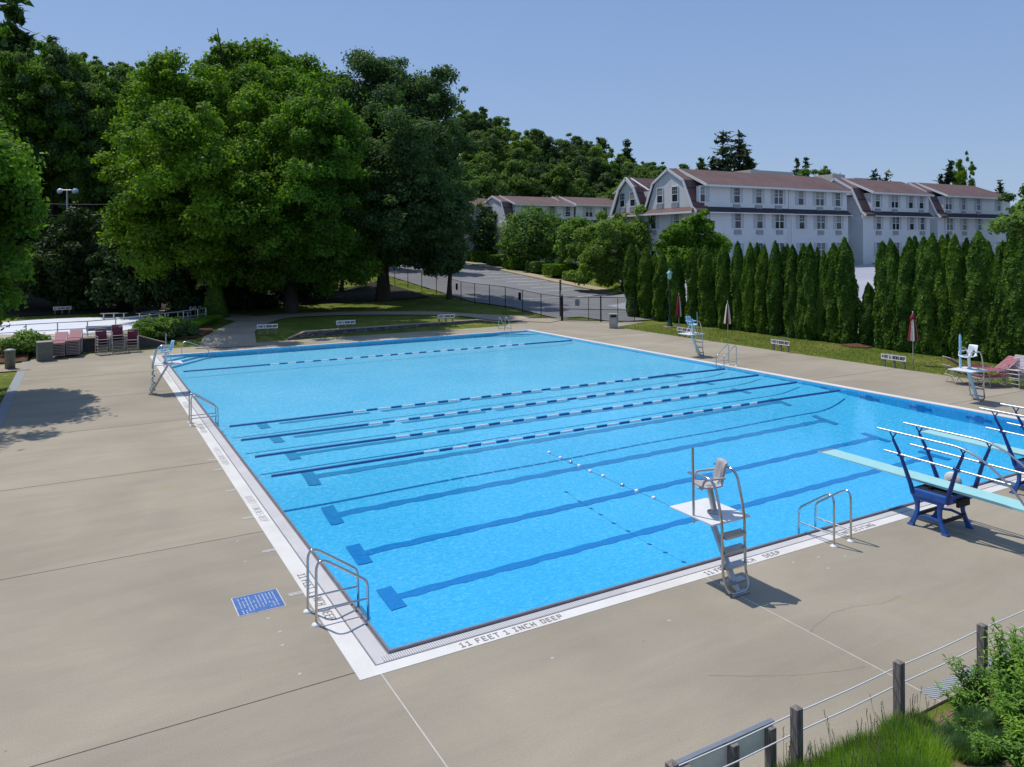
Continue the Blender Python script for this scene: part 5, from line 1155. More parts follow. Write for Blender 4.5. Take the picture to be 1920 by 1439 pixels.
bigtree('oak_tree', 745, 75, [(690, 190, 150, 170, 0), (790, 180, 150, 150, 1), (800, 290, 150, 230, 0), (700, 330, 150, 230, 1), (745, 240, 200, 250, 3), (745, 430, 230, 150, 0), (820, 440, 110, 130, 0), (770, 480, 150, 70, 0), (680, 470, 90, 80, 2), (765, 290, 190, 240, -9), (720, 410, 170, 130, -8), (810, 400, 110, 140, -8)], 200000, .19, LM_DARK, 15, .62, 43, 'dark broad oak with visible trunk standing right of the maples', 36, 1.2, trunk_px=718, shell=.32)
# low dark limb over the car park
bigtree('oak_tree', 842, 76, [(800, 497, 80, 36, 0), (838, 500, 44, 22, 0), (860, 400, 60, 200, 4), (850, 470, 40, 60, 0)], 7500, .27, LM_DARK, 8, .25, 47, 'small dark tree whose low branch hangs over the car park entrance', 8, 1.1)
# left edge tree near the deck
rng = np.random.RandomState(5); b_ = (-10.6, 25.6, 0)
bl = crown_blobs(rng, (0, 0, 9.5), (3.9, 3.9, 4.6), 34, 1.35); bl += crown_blobs(rng, (1.6, -.6, 5.2), (3.0, 2.8, 3.2), 22, 1.05); bl += crown_blobs(rng, (1.1, 2.0, 2.9), (2.5, 2.0, 2.0), 9, .8, core=False)
for m in ((-60, 250, 130, 220, 33), (-5, 440, 110, 240, 32), (-10, 340, 90, 120, 31), (28, 400, 80, 130, 32), (-20, 560, 60, 90, 31)):
    e = px_blob(m[0], m[1], m[4], m[2], m[3], b_); bl += crown_blobs(rng, e[:3], e[3:], 14, .62)
tree('maple_tree', b_, 'bright maple leaning into the frame at the left edge and shading the deck', 'tree', LT, bl, 80000, .15, LM_MAPLE, 7.5, .3, 6, shell=.25)
# dark evergreen bank behind the wading pool
for i, (px, py, D, w_, h_) in enumerate(((20, 480, 65, 150, 240), (110, 495, 64, 150, 220), (190, 505, 65, 140, 200), (255, 520, 62, 120, 160), (330, 525, 61, 130, 160), (450, 520, 68, 130, 160), (545, 520, 75, 150, 150), (640, 475, 85, 130, 110), (-60, 480, 66, 160, 230))):
    b_ = base_at(px, D); e = px_blob(px, py, D, w_, h_, b_); rng = np.random.RandomState(60 + i)
    bb = crown_blobs(rng, e[:3], e[3:], 22, 1.25)
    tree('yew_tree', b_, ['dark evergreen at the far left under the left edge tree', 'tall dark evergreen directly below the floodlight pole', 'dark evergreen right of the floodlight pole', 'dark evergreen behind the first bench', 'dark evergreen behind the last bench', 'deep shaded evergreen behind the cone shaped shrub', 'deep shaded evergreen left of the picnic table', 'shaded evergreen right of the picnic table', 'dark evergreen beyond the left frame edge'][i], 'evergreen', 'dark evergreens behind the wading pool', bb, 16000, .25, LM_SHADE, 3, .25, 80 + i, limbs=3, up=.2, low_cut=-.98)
# hillside forest: several crown shapes shared by many trees
hv = []
for k in range(6):
    rng = np.random.RandomState(100 + k); H_ = 13.5; w_ = rng.uniform(3.3, 4.6); bl = crown_blobs(rng, (rng.uniform(-.5, .5), rng.uniform(-.5, .5), 8.2), (w_, w_ * rng.uniform(.8, 1.1), rng.uniform(4.4, 5.3)), 46, .95, vary=.5); V, F = blob_leaves(rng, bl, 17000, .25, shell=.34)
    cm = np_mesh('crown', V, F, [LM_HILL if k % 3 else LM_HILL2]); tm = trunk_mesh(9, .22, [(6, 1, 3, .8), (7, 3, 3, .8), (5, 5, 3, .7)], rng); hv.append((cm, tm))
def conifer_mesh(rng, H_, rad, n, size, mat, z0=.8, droop=.25, tiers=11, gappy=.0):
    P = []; Nn = []
    for t in range(tiers):
        z = z0 + (H_ - z0) * t / tiers; rr = rad * (1 - t / tiers) ** .85 + .1
        for a in np.arange(0, 6.28, 6.28 / (6 + (tiers - t) // 2)):
            if rng.random() < gappy: continue
            a += rng.uniform(-.3, .3); ln = rr * rng.uniform(.5, 1.15); zj = rng.uniform(-.55, .55) * (H_ - z0) / tiers; k = max(3, int(n * ln / (rad * tiers * 5)))
            s = rng.uniform(.15, 1, k); wv_ = rng.normal(size=(k, 3)) * np.array([.17, .17, .08]) * rad * .5
            P.append(np.stack([np.cos(a) * s * ln, np.sin(a) * s * ln, z + zj - droop * s * ln + .1 * s ** 2 * ln], 1) + wv_); Nn.append(np.tile([0, 0, 1.0], (k, 1)) + rng.normal(size=(k, 3)) * .6)
    V, F = leaf_quads(rng, np.concatenate(P), np.concatenate(Nn), size, 2.2); return np_mesh('crown', V, F, [mat])
for k in range(2):
    rng = np.random.RandomState(120 + k); hv.append((conifer_mesh(rng, 14, 3.2, 5200, .5, LM_HILL2), trunk_mesh(12, .2, [], rng)))
def hill_tree(px, D, k, s, label, cat='tree', group='trees of the wooded hillside', sx=1.0):
    b_ = base_at(px, D); r = empty('hillside_tree' if k < 6 else 'hillside_conifer', b_, random.random() * 6, label, cat, group); r.scale = (s * sx, s * sx, s)
    link_mesh('crown', hv[k][0], r); link_mesh('trunk', hv[k][1], r); return r
random.seed(77)
tone = lambda k: 'dark conifer' if k > 5 else ('dark leafy tree' if k % 3 == 0 else 'green leafy tree')
def forest(px0, px1, D0, D1, step, where, smin=.85, smax=1.25, pc=.1):
    D = D0
    while D < D1:
        px = px0 + random.uniform(0, step * FPX / D)
        while px < px1:
            k = random.choice(range(6)) if random.random() > pc else random.choice((6, 7)); hill_tree(px + random.uniform(-12, 12), D + random.uniform(-2.5, 2.5), k, random.uniform(smin, smax), f'{tone(k)} among many on {where}')
            px += step * FPX / D * random.uniform(.85, 1.15)
        D += step * .95
forest(-170, 330, 84, 150, 7.2, 'the steep slope behind the left evergreens', .95, 1.35, .06)
forest(330, 860, 104, 160, 9.5, 'the slope hidden behind the big maples', .8, 1.1, .1)
forest(850, 1325, 128, 200, 7.0, 'the wooded hill above the distant apartment wing', .7, 1.12, .14)
forest(1325, 1480, 150, 185, 9, 'the low ridge end behind the large roof', .75, .95, .1)
forest(1440, 1560, 128, 150, 9, 'the low rise behind the middle of the large roof', .78, .95, .0)
# specific skyline trees
fine = []
for k in range(3):
    rng = np.random.RandomState(170 + k); bl = crown_blobs(rng, (rng.uniform(-.4, .4), 0, 8.0), (3.9, 3.7, 5.0), 70, .7, vary=.5); V, F = blob_leaves(rng, bl, 42000, .15, shell=.36); fine.append(np_mesh('crown', V, F, [(LM_HILL, LM_MAPLE, LM_DARK)[k]]))
def sky_tree(px, pytop, D, k, label, sx=1.0, cat='tree', grp=None):
    b_ = base_at(px, D); top = atD(px, pytop, D)[2]; s = (top - b_[2]) / (13.6 if k < 6 else 14.0); r = hill_tree(px, D, k, float(s), label, cat, grp or 'trees showing over the roof line', sx)
    if k < 6: [setattr(c, 'data', fine[k % 3]) for c in r.children if c.name.startswith('crown')]
    if px < 300: r['group'] = 'tall trees on the left slope'
    return r
sky_tree(26, -30, 92, 6, 'tall dark pine top rising out of the frame at the upper left', .9); sky_tree(20, 60, 80, 1, 'tall green tree highest on the left slope', .8); sky_tree(95, 70, 84, 2, 'green rounded tree below the tall pine top at upper left', .75)
sky_tree(200, 95, 95, 3, 'dark crowned tree on the skyline between pine and maples', 1.0); sky_tree(150, 120, 84, 4, 'green tree in front of the dark skyline tree at left', .75); sky_tree(235, 150, 86, 4, 'lighter green tree touching the left side of the big maple', .75); sky_tree(62, 110, 85, 3, 'leafy tree low on the left slope beneath the rounded one', .75); sky_tree(175, 190, 84, 0, 'leafy tree on the left slope just above the floodlight pole', .7)
# open pines and spruces above the roofs
def pine(px, pytop, D, rad, label, seed, gappy=.35, n=4200, z0=.35, size=.42, droop=-.1):
    b_ = base_at(px, D); H_ = float(atD(px, pytop, D)[2] - b_[2]); rng = np.random.RandomState(seed)
    r = empty('pine_tree', b_, 0, label, 'pine', 'pines showing over the roof line'); link_mesh('crown', conifer_mesh(rng, H_, rad, n, size, LM_PINE, H_ * z0, droop, 13, gappy), r); link_mesh('trunk', trunk_mesh(H_ * .96, .28, [(H_ * rng.uniform(.5, .9), rng.uniform(0, 6), rad * .8, .3) for _ in range(8)], rng, .1), r)
pine(1358, 234, 125, 4.6, 'tallest feathery pine standing above the left end of the large roof', 201); pine(1388, 241, 128, 4.0, 'second tall pine just right of the tallest pine', 202, .3)
pine(1403, 275, 124, 3.2, 'shorter dark pine at the right foot of the pine pair', 203, .2); pine(1337, 290, 126, 3.6, 'low feathery pine at the left foot of the pine pair', 204, .3)
pine(1496, 292, 140, 1.6, 'small pointed spruce tip left of the roof boxes', 205, .2, 1400); pine(1512, 290, 140, 1.9, 'pointed spruce tip directly right of another above the roof', 206, .25, 1400)
pine(1640, 317, 120, 2.7, 'broad dark pine top above the roof valley', 207, .3, 2600, .4, .42, -.4); pine(1664, 318, 121, 2.8, 'wind shaped pine beside the broad dark pine top', 208, .45, 2200, .4, .42, -.4)
pine(1782, 298, 122, 1.7, 'narrow spruce left of the airy leafy tree above the right roof', 209, .1, 2000); pine(1765, 322, 122, 1.5, 'small dark spruce tip low above the right roof', 210, .1, 1500)
pine(1876, 335, 125, 1.8, 'dark red tinged conifer at the right end of the roof', 211, .3, 1200)
sky_tree(1803, 284, 124, 1, 'airy light leafed tree above the right roof', .45); sky_tree(1535, 302, 135, 0, 'rounded dark tree behind the rooftop boxes', 1.0)
bR = base_at(1990, 92); rng = np.random.RandomState(301)
tree('maple_tree', bR, 'dense dark tree filling the right frame edge beside the building', 'tree', LT, crown_blobs(rng, (1.5, 1, 7), (5, 5, 6.2), 34, 1.5), 22000, .36, LM_DARK, 6, .3, 302)
bR = base_at(1925, 80); tree('maple_tree', bR, 'lighter green tree low at the right frame edge in front of the dense dark one', 'tree', LT, crown_blobs(rng, (1, 0, 3.4), (4, 4, 3.6), 24, 1.2), 14000, .32, LM_ROUND, 4, .25, 303)
# ornamental trees by the car park
def orn(name, px, py, D, w_, h_, n, size, mat, label, seed, nb=26, br=.9, up=.3):
    b_ = base_at(px, D); e = px_blob(px, py, D, w_, h_, b_); rng = np.random.RandomState(seed)
    tree(name, b_, label, 'tree', 'clipped trees beside the car park', crown_blobs(rng, e[:3], [e[3] * .98, e[4] * .98, e[5] * .98], nb + 14, br, vary=.15) + [(*e[:3], e[3] * .86, e[4] * .86, e[5] * .86)] * 2, int(n * 1.9), size, mat, max(1.5, e[2]), .14, seed + 1, 5, up=up, shell=.2)
orn('round_tree', 1003, 450, 108, 132, 112, 16000, .26, LM_ROUND, 'neatly rounded tree standing alone in the middle by the car park', 401)
orn('round_tree', 918, 440, 121, 124, 116, 14000, .28, LM_DARK, 'darker rounded tree left of the neatly rounded one', 402)
orn('round_tree', 1085, 458, 98, 80, 100, 11000, .24, LM_ROUND, 'narrow silvery green tree between the rounded tree and the broad bush tree', 403)
b_ = base_at(1165, 85); rng = np.random.RandomState(411); bl = []
for m in ((1145, 446, 150, 100), (1200, 446, 120, 105), (1165, 505, 170, 110), (1112, 495, 90, 120), (1225, 495, 80, 100)):
    e = px_blob(m[0], m[1], 85, m[2], m[3], b_); bl += crown_blobs(rng, e[:3], e[3:], 14, .8)
tree('shrub_tree', b_, 'broad spreading bush tree at the end of the car park pavement', 'tree', 'clipped trees beside the car park', bl, 75000, .19, LM_ROUND, 3, .16, 412, 6)
b_ = base_at(1295, 66); bl = crown_blobs(rng, px_blob(1292, 438, 66, 80, 70, b_)[:3], (2.0, 2.0, 2.0), 18, .7) + crown_blobs(rng, px_blob(1296, 478, 66, 100, 70, b_)[:3], (3.0, 2.8, 2.5), 22, .9)
tree('lime_tree', b_, 'bright lime green pyramidal tree in front of the corner of the large building', 'tree', 'clipped trees beside the car park', bl, 26000, .2, LM_LIME, 4, .15, 421, 5)
def hedge(name, px, py, D, w_, h_, label, mat, seed, dep=1.2, n=5000, size=.16):
    b_ = base_at(px, D); k = D / FPX; W_, H_ = w_ * k, float(atD(px, py - h_ / 2, D)[2]) - b_[2]; H_ = max(H_, .5)
    rng = np.random.RandomState(seed); P = rng.uniform(-1, 1, (n, 3)); ax = rng.choice(3, n, p=[.25, .35, .4]); sg_ = rng.choice([-1, 1], n)
    for a in range(3): P[ax == a, a] = sg_[ax == a] * (1 + rng.normal(size=(ax == a).sum()) * .06)
    Nn = np.zeros((n, 3)); Nn[np.arange(n), ax] = sg_; Nn = Nn + rng.normal(size=(n, 3)) * .5 + [0, 0, .3]
    P[:, 2] = np.abs(P[:, 2]) if False else P[:, 2]
    P = P * np.array([W_ / 2, dep, H_ / 2]) + [0, 0, H_ / 2]; P[:, :2] += rng.normal(size=(n, 2)) * .05
    V, F = leaf_quads(rng, P, Nn, size); r = empty(name, b_, 0, label, 'hedge', 'clipped hedges along the car park pavement'); link_mesh('foliage', np_mesh('foliage', V, F, [mat]), r); m_ = MB(); m_.box(-W_ / 2 * .8, -dep * .7, 0, W_ / 2 * .8, dep * .7, H_ * .8); m_.build('inner_stems', simple('hedge_inside', (.01, .02, .008), .9), r)
hedge('box_hedge', 905, 484, 117, 50, 24, 'clipped hedge farthest up the car park pavement', LM_LIME, 501); hedge('box_hedge', 975, 495, 107, 54, 26, 'bright clipped hedge under the rounded tree', LM_LIME, 502)
hedge('box_hedge', 940, 490, 112, 46, 22, 'darker clipped hedge between the two farther bright ones', LM_ROUND, 503); hedge('box_hedge', 1014, 503, 102.5, 44, 24, 'dark low hedge right under the rounded tree', LM_ROUND, 504)
hedge('box_hedge', 1054, 511, 98, 62, 30, 'bright clipped hedge nearest the broad bush tree', LM_LIME, 505); hedge('box_hedge', 1084, 522, 94, 44, 24, 'small rounded hedge tucked against the broad bush tree', LM_ROUND, 506)
# ------------------------------------------------------------------ arborvitae row
av = []
for k in range(6):
    rng = np.random.RandomState(600 + k); n = 7600; t = rng.uniform(0, 1, n) ** .8; a = rng.uniform(0, 6.28, n)
    prof = np.interp(t, [0, .06, .3, .6, .82, .93, 1], [.7, .95, 1, .94, .74, .42, .03])
    lob = 1 + .13 * np.sin(a * 3 + t * 9 + k) + .09 * np.sin(a * 5 - t * 17 + k * 2); rr = prof * lob * (1 - np.abs(rng.normal(size=n)) * .10)
    P = np.stack([np.cos(a) * rr, np.sin(a) * rr, t], 1) * [.53, .53, 5.2]; P[:, 0] += .12 * np.sin(t * 4 + k); P[:, 2] += rng.normal(size=n) * .05; P[:, :2] *= (1 + .10 * np.sin(P[:, 2:3] * 5 + k) * np.cos(P[:, 2:3] * 2.3 + 2 * k))
    Nn = np.stack([np.cos(a), np.sin(a), np.full(n, .25)], 1) + rng.normal(size=(n, 3)) * .45; V, F = leaf_quads(rng, P, Nn, .125, 1.7)
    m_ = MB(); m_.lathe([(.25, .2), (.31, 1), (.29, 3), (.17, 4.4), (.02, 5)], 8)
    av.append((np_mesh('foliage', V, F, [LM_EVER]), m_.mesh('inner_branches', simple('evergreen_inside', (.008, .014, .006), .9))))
tw = MB().tube([(0, 0, -.3), (0, 0, 1.0)], [.09, .07], 7).mesh('trunk', BARK)
avr = random.Random(12); ALAB = ['slim', 'full', 'leaning', 'ragged', 'pointed', 'dense']
def arbor(px, pytop, i, back=False, wid=1.0, label=None):
    X = 35.25 + avr.uniform(-.15, .15) + (1.25 if back else 0); p = atX(px, 600, X); x, y = float(p[0]), float(p[1])
    z0 = hz(x, y); H_ = float(atX(px, pytop, X)[2]) - z0; k = avr.randrange(6)
    r = empty('arborvitae', (x, y, z0), avr.uniform(0, 6.28), label, 'evergreen', 'columnar evergreens along the lawn'); r.scale = (wid * avr.uniform(.88, 1.12), wid * avr.uniform(.88, 1.12), H_ / 5.2); r.rotation_euler[0] = avr.uniform(-.02, .02); r.rotation_euler[1] = avr.uniform(-.02, .02)
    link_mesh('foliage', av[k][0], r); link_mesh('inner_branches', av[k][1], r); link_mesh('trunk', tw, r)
front = [(1187, 460, 1.15), (1213, 466, 1.1), (1240, 476, 1.1), (1272, 482, 1.1), (1298, 468, 1.0), (1326, 463, 1.05), (1357, 461, 1.0), (1386, 457, .95), (1407, 459, .9), (1432, 463, .85), (1453, 456, .95), (1486, 463, .9), (1505, 461, .85), (1522, 460, .95), (1545, 474, .8), (1563, 460, .95), (1588, 450, 1.1),
         (1657, 457, 1.0), (1672, 453, .9), (1698, 449, .95), (1727, 449, .95), (1744, 443, 1.0), (1768, 447, 1.05), (1797, 445, 1.0), (1831, 440, 1.25), (1853, 457, .9), (1871, 468, .85), (1895, 450, 1.0), (1918, 455, 1.1), (1945, 452, 1.1), (1975, 450, 1.1), (2010, 450, 1.1)]
def avl(i, px, row): 
    if px < 1250: w_ = 'left of the lamp post'
    elif px < 1365: w_ = 'between lamp post and middle umbrella'
    elif px < 1610: w_ = 'between middle umbrella and the gap in the row'
    elif px < 1712: w_ = 'between the gap and the striped umbrella'
    elif px < 1830: w_ = 'between striped umbrella and loungers'
    else: w_ = 'at the right end of the row'
    return w_
cnt = {}
for row, lst in (('front', front), ('rear', [(1228, 478, .9), (1258, 488, .9), (1312, 470, .8), (1343, 470, .8), (1420, 459, .8), (1473, 462, .9), (1470, 464, .8), (1535, 468, .75), (1578, 462, .9), (1712, 447, .85), (1777, 444, .8), (1815, 452, .8), (1882, 458, .8), (1906, 462, .8), (1935, 458, .9)])):
    for i, (px, pt, w_) in enumerate(lst):
        wh = avl(i, px, row); cnt[(row, wh)] = cnt.get((row, wh), 0) + 1; o = ['first', 'second', 'third', 'fourth', 'fifth', 'sixth', 'seventh', 'eighth', 'ninth', 'tenth', 'eleventh', 'twelfth', 'thirteenth'][cnt[(row, wh)] - 1]
        arbor(px, pt, i, row == 'rear', w_, f'{o} {row} row columnar evergreen from left {wh}')
arbor(1625, 533, 0, False, .75, 'short young evergreen filling the gap in the tall row')
# cone shrub and shrubs
rng = np.random.RandomState(700); n = 9000; t = rng.uniform(0, 1, n) ** 1.2; a = rng.uniform(0, 6.28, n); rr = (1 - t) ** .75 * (1 + .06 * np.sin(a * 4)) * (1 - np.abs(rng.normal(size=n)) * .07)
P = np.stack([np.cos(a) * rr * 1.05, np.sin(a) * rr * 1.05, t * 3.6 + .1], 1); V, F = leaf_quads(rng, P, np.stack([np.cos(a), np.sin(a), np.full(n, .4)], 1) + rng.normal(size=(n, 3)) * .4, .12)
r = empty('cone_shrub', (5.2, 52.2, hz(5.2, 52.2)), 0, 'cone shaped dark evergreen standing at the end of the white railing', 'shrub'); link_mesh('foliage', np_mesh('foliage', V, F, [LM_EVER]), r); m_ = MB(); m_.lathe([(.75, .1), (.05, 3.3)], 10); m_.build('inner_branches', simple('cone_inside', (.008, .014, .006), .9), r)
def shrub(x, y, z, rx_, ry_, h, n, size, mat, label, seed, grp='shrubs around the wading pool bank'):
    rng = np.random.RandomState(seed); bl = crown_blobs(rng, (0, 0, h * .5), (rx_ * .8, ry_ * .8, h * .42), 14, min(rx_, h) * .42); r = empty('leafy_shrub', (x, y, z), 0, label, 'shrub', grp)
    V, F = blob_leaves(rng, bl, n, size, low_cut=-1.1); V[:, 2] = np.maximum(V[:, 2], 0); link_mesh('foliage', np_mesh('foliage', V, F, [mat]), r)
    m_ = MB()
    for q in range(5): m_.tube([(0, 0, -.1), (rx_ * .4 * math.cos(q * 1.25), ry_ * .4 * math.sin(q * 1.25), h * .6)], [.03, .012], 5)
    m_.build('stems', BARK, r)
shrub(-.35, 41.0, .45, .95, .9, 1.0, 5000, .12, LM_ROUND, 'dark leafy shrub behind the right pile of chairs', 711); shrub(1.0, 41.8, .45, 1.0, .9, 1.05, 5000, .12, LM_ROUND, 'pale flecked shrub beside the dark one on the bank', 712)
shrub(-.6, 39.6, .4, .55, .5, .8, 2200, .1, LM_LIME, 'small yellow green shrub at the top of the sloping wall', 713); shrub(2.1, 42.6, .45, .8, .7, .7, 3000, .11, LM_ROUND, 'low shrub between flecked shrub and bright grasses', 714)
shrub(1.6, 40.1, .4, .8, .6, .7, 2500, .1, LM_DARK, 'low dark shrub in the mulch below the flecked shrub', 715); shrub(.6, 39.3, .35, .9, .5, .6, 2500, .1, LM_SHADE, 'dark spreading shrub nearest the deck behind the left lifeguard chair', 716)
shrub(-6.4, 38.2, .2, 1.1, .9, 1.05, 5000, .11, LM_ROUND, 'rounded green shrub behind the slim ash bin', 717); shrub(-8.2, 38.4, .2, .9, .7, .8, 3500, .11, LM_DARK, 'darker shrub at the left frame edge behind the ash bin', 718)
# blades -----------------------------------------------------------
def blades(rng, n, rad, h, w_, spread, mat, name='blades', droop=.3):
    a = rng.uniform(0, 6.28, n); r0 = rad * np.sqrt(rng.uniform(0, 1, n)) * .6; bx, by = np.cos(a) * r0, np.sin(a) * r0
    a2 = a + rng.normal(size=n) * .7; ln = h * rng.uniform(.6, 1.1, n); sp = spread * rng.uniform(.2, 1, n); dx, dy = np.cos(a2), np.sin(a2); px_, py_ = -dy, dx
    V = []; 
    for t, ww in ((0, 1), (.4, .95), (.75, .6), (1, .05)):
        X = bx + dx * ln * sp * t ** 1.6; Y = by + dy * ln * sp * t ** 1.6; Z = ln * (t - droop * sp * t ** 2.2)
        for s in (-1, 1): V.append(np.stack([X + px_ * w_ * ww * s / 2, Y + py_ * w_ * ww * s / 2, Z], 1))
    V = np.stack(V, 1).reshape(-1, 3); b_ = np.arange(n)[:, None] * 8
    F = np.concatenate([b_ + np.array(q) for q in ((0, 1, 3, 2), (2, 3, 5, 4), (4, 5, 7, 6))]); return np_mesh(name, V, F, [mat])
LM_GRASSY = leafmat('tall_grass_blades', (.11, .23, .022), (.25, .40, .045), .4, 2.0); LM_GRASSB = leafmat('blue_green_blades', (.06, .14, .05), (.14, .24, .09), .3, 2.0)
LM_LEAFY = leafmat('foreground_leaves', (.09, .19, .03), (.23, .40, .065), .33, 2.5)
rng = np.random.RandomState(800); g1 = [blades(rng, 900, .6, .8, .02, .5, LM_LIME), blades(rng, 900, .6, .8, .02, .5, LM_LIME)]
for i, (x, y) in enumerate(((2.7, 44.6), (3.3, 45.8), (3.8, 47.0), (4.3, 48.2))):
    r = empty('ornamental_grass', (x, y, .42), i, ['nearest bright grass clump in front of the curved railing', 'second bright grass clump in front of the curved railing', 'third bright grass clump in front of the curved railing', 'bright grass clump closest to the cone shaped evergreen'][i], 'grass clump', 'bright grass clumps by the railing'); r.scale = (1.5, 1.5, .72); link_mesh('blades', g1[i % 2], r)
MULCH = worldmat('bark_mulch', [(.3, (.06, .03, .018)), (.7, (.17, .085, .05))], 6, .95, 60, .9, .03, .4)
def bed(name, poly, off):
    mb = MB(); c = np.mean(poly, 0); n = len(poly)
    V = [(c[0], c[1], hz(*c) + off + .12)] + [(x, y, hz(x, y) + off) for x, y in poly]; mb.add(V, [(0, i + 1, (i + 1) % n + 1) for i in range(n)], True); return tag(mb.build(name, MULCH), kind='structure')
bed('mulch_bed', [(-9, 36.2), (-6.3, 36.2), (-6.2, 39.3), (-9.3, 39.3)], .04); bed('mulch_bed', [(.3, 38.8), (2.2, 38.9), (3.4, 41.5), (4.0, 44.5), (4.4, 47.6), (3.0, 47.4), (.2, 43.2), (-1.2, 40.6)], .03)
bed('mulch_bed', [(34.4, 16.8), (34.0, 17.7), (34.5, 18.6), (35.6, 18.4), (35.8, 17.0)], .02)
tag(draped('shade_sheet', -34, 27, 60.5, 76, .05, worldmat('painted_tree_shade', [(.3, (.02, .018, .012)), (.7, (.05, .042, .025))], 1.5, .95, 20, .5, .03, .3)), kind='structure')  # dark sheet painting in the shade under the trees behind the wading pool
# foreground bank --------------------------------------------------
def bank(x, y): return .02 + .30 * max(0.0, -4.86 - y) + .03 * math.sin(x * 2.3) * min(1, max(0, -4.9 - y))
xs = np.linspace(-2, 30, 65); ys = np.linspace(-16, -4.86, 26); V = [(x, y, bank(x, y)) for y in ys for x in xs]; nx = len(xs)
SOIL, nt, b = newmat('bank_soil'); p = gpos(nt); f = noise(nt, 1.4, 5, .65, p); f2 = noise(nt, 26, 4, .75, p)
cc = ramp(nt, f, [(.35, (.07, .11, .025)), (.45, (.14, .11, .06)), (.58, (.26, .17, .11)), (.75, (.16, .075, .045))]); nt.links.new(mixc(nt, 1, cc, ramp(nt, f2, [(.3, (.55,) * 3), (.7, (1.4,) * 3)]), 'MULTIPLY'), b.inputs['Base Color']); b.inputs['Roughness'].default_value = .95; bump(nt, b, f2, 1, .04)
tag(link_mesh('planting_bank', np_mesh('planting_bank', V, [(j * nx + i, j * nx + i + 1, (j + 1) * nx + i + 1, (j + 1) * nx + i) for j in range(len(ys) - 1) for i in range(nx - 1)], [SOIL], smooth=True)), kind='structure')
rng = np.random.RandomState(810)
tg = [blades(rng, 1700, .38, .34, .005, .5, LM_GRASSY), blades(rng, 1700, .38, .36, .005, .65, LM_GRASSY), blades(rng, 1400, .36, .34, .007, .7, LM_GRASSB)]
def stalks(rng, n, h):
    m_ = MB()
    for _ in range(n):
        x, y = rng.uniform(-.3, .3, 2); dx, dy = rng.uniform(-.12, .12, 2); m_.tube([(x, y, 0), (x + dx, y + dy, h)], .0022, 3)
        for q in range(5): z = h * (.78 + .05 * q); m_.tube([(x + dx * z / h, y + dy * z / h, z), (x + dx * z / h + rng.uniform(-.015, .015), y + dy * z / h + rng.uniform(-.015, .015), z + .025)], [.005, .001], 4)
    return m_.mesh('seed_stalks', simple('seed_heads', (.11, .12, .04), .8))
stk = stalks(rng, 12, .52)
grr = random.Random(41); kk = 0
WHERE = lambda x: 'left of the first timber post' if x < 2.8 else ('between the first and second timber posts' if x < 4.6 else ('between the second and third timber posts' if x < 6.4 else 'right of the third timber post'))
cells = {}
for j in range(8):
    for i in range(18):
        x = 2.35 + i * .3 + grr.uniform(-.1, .1); y = -5.15 - j * .3 + grr.uniform(-.1, .1)
        y = -5.08 - j * .2 + grr.uniform(-.07, .07); x = 1.0 + i * .24 + grr.uniform(-.08, .08)
        if x > 4.62 - 1.5 * (-5.1 - y) or x < 2.35 - 1.15 * (-5.1 - y): continue
        k = grr.choice((0, 1)) if j < 5 else grr.choice((1, 2)); w_ = WHERE(x); rn = ['nearest the fence', 'in the second rank', 'in the third rank', 'in the fourth rank', 'in the fifth rank', 'in the sixth rank', 'in the seventh rank', 'in the eighth rank', 'in the last rank'][j]
        r = empty('grass_clump', (x, y, bank(x, y) - .03), grr.uniform(0, 6), f'bright fine leaved grass clump {rn} {w_}', 'grass clump', f'fine grass clumps {rn} {w_}'); s = grr.uniform(.85, 1.2) * (.9 + .06 * min(j, 3)); r.scale = (s, s, s); link_mesh('blades', tg[k], r)
        if j == 0 or grr.random() < .15: link_mesh('seed_stalks', stk, r)
def leafy(rng, stems, h, ll, lw, spread):
    P = []; st = MB(); V = []; F = []
    for _ in range(stems):
        a = rng.uniform(0, 6.28); lean = spread * rng.uniform(.1, 1); x0, y0 = rng.normal(size=2) * .05; hh = h * rng.uniform(.6, 1.05)
        pts = [(x0 + math.cos(a) * lean * hh * t ** 1.5, y0 + math.sin(a) * lean * hh * t ** 1.5, hh * t) for t in (0, .35, .7, 1)]; st.tube(pts, [.007, .006, .004, .002], 4)
        for q in range(int(40 * hh / h)):
            t = .12 + .88 * q / (40 * hh / h); bx = x0 + math.cos(a) * lean * hh * t ** 1.5; by = y0 + math.sin(a) * lean * hh * t ** 1.5; bz = hh * t
            th = q * 2.4 + rng.uniform(-.3, .3); l = ll * rng.uniform(.7, 1.15) * (1 - .35 * t); el = rng.uniform(-.1, .75); d = np.array([math.cos(th) * math.cos(el), math.sin(th) * math.cos(el), math.sin(el)]); s = np.array([-math.sin(th), math.cos(th), 0]); b0 = np.array([bx, by, bz]); i0 = len(V)
            for tt, ww, dz in ((0, .15, 0), (.35, 1, .02), (.7, .7, -.04), (1, .03, -.25)):
                c = b0 + d * l * tt + np.array([0, 0, dz * l]); V += [c + s * lw * ww / 2 + [0, 0, .15 * lw * ww], c - s * lw * ww / 2 + [0, 0, .15 * lw * ww]]
            F += [(i0 + e, i0 + e + 1, i0 + e + 3, i0 + e + 2) for e in (0, 2, 4)]
    return np_mesh('leaves', V, F, [LM_LEAFY]), st.mesh('stems', simple('green_stems', (.06, .1, .02), .6))
lf = [leafy(rng, 18, .75, .15, .028, .6), leafy(rng, 15, .6, .19, .026, .75), leafy(rng, 20, .85, .13, .024, .5), leafy(rng, 12, .4, .13, .036, .95)]
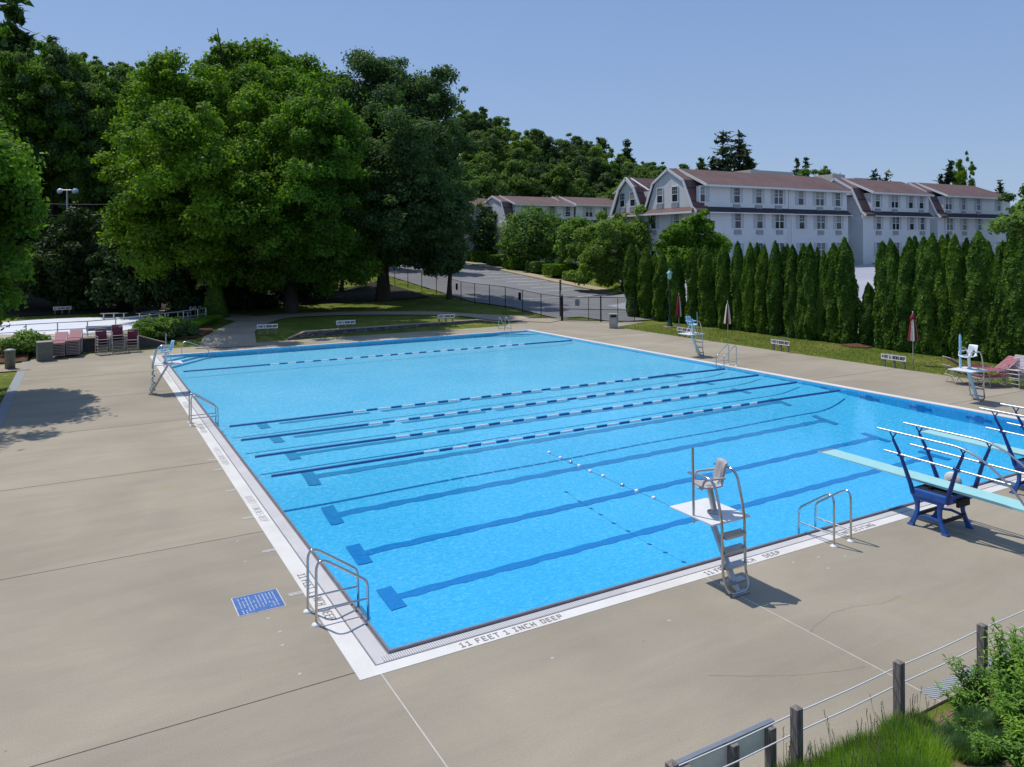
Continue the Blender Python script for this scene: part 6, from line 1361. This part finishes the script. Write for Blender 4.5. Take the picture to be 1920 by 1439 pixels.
spots = [(5.75, -5.05, .95, 0, 'arching leafy plant directly left of the third timber post'), (6.25, -5.15, 1.15, 2, 'tallest leafy plant rising past the cables at the right frame edge'), (6.7, -5.2, 1.25, 0, 'leafy plant at the very right edge above the others'), (6.15, -5.5, 1.15, 2, 'dense leafy plant in front of the tallest one'), (6.9, -5.6, 1.3, 0, 'broad leafy plant beyond the right frame edge'),
         (5.35, -5.15, .75, 1, 'long leaved plant at the edge of the bare mulch'), (5.0, -5.2, .55, 3, 'small sprawling plant on the bare mulch patch'), (5.55, -5.5, .95, 0, 'medium leafy plant in the middle of the leafy group'), (5.75, -5.8, 1.05, 2, 'leafy plant low on the right of the bank'), (5.25, -5.75, .85, 1, 'long leaved plant below the mulch patch'),
         (4.75, -5.1, .4, 3, 'tiny plant beside the end of the drain grate'), (4.85, -5.5, .6, 3, 'low plant at the right side of the grass mass'), (4.95, -5.95, .85, 1, 'arching plant near the bottom frame edge'), (5.35, -6.15, 1.0, 0, 'leafy plant at the bottom right corner'), (4.55, -5.8, .6, 1, 'blue green plant under the grass mass'), (4.6, -6.15, .8, 3, 'sprawling plant at the bottom frame edge'),
         (6.35, -6.0, 1.2, 2, 'tall plant outside the right frame edge'), (5.0, -6.5, 1.0, 1, 'plant just under the bottom frame edge'), (7.4, -5.2, 1.2, 0, 'far leafy plant right of the frame')]
for x, y, s, k, lb in spots:
    r = empty('leafy_plant', (x, y, bank(x, y) - .02), grr.uniform(0, 6), lb, 'plant', 'leafy plants on the foreground bank'); r.scale = (s, s, s * .9); link_mesh('leaves', lf[k][0], r); link_mesh('stems', lf[k][1], r)
for i in range(26):
    x = grr.uniform(4.3, 6.2); y = grr.uniform(-6.2, -5.35); r = empty('grass_clump', (x, y, bank(x, y) - .02), i, 'blue green grass tuft scattered among the leafy plants', 'grass clump', 'blue green tufts among the leafy plants'); s = grr.uniform(.5, .8); r.scale = (s, s, s); link_mesh('blades', tg[2], r)
# green scrub to the right beyond frame and turf tufts along the lawn edge
rng = np.random.RandomState(900); n = 24000
xs_ = 29.35 + rng.uniform(0, 5.2, n); ys_ = rng.uniform(4, 33, n); P = np.stack([xs_, ys_, terr(xs_, ys_) + .0], 1)
hgt = rng.uniform(.03, .075, n); a = rng.uniform(0, 6.28, n); ww = .012; dx = np.cos(a) * ww; dy = np.sin(a) * ww
V = np.stack([P + np.stack([-dx, -dy, 0 * dx], 1), P + np.stack([dx, dy, 0 * dx], 1), P + np.stack([rng.normal(size=n) * .02, rng.normal(size=n) * .02, hgt], 1)], 1).reshape(-1, 3)
tag(link_mesh('turf', np_mesh('turf', V, np.arange(3 * n).reshape(n, 3), [leafmat('turf_blades', (.08, .13, .02), (.2, .22, .06), .3, .5)])), 'sunny mown turf between deck and evergreen row', 'grass', kind='stuff')
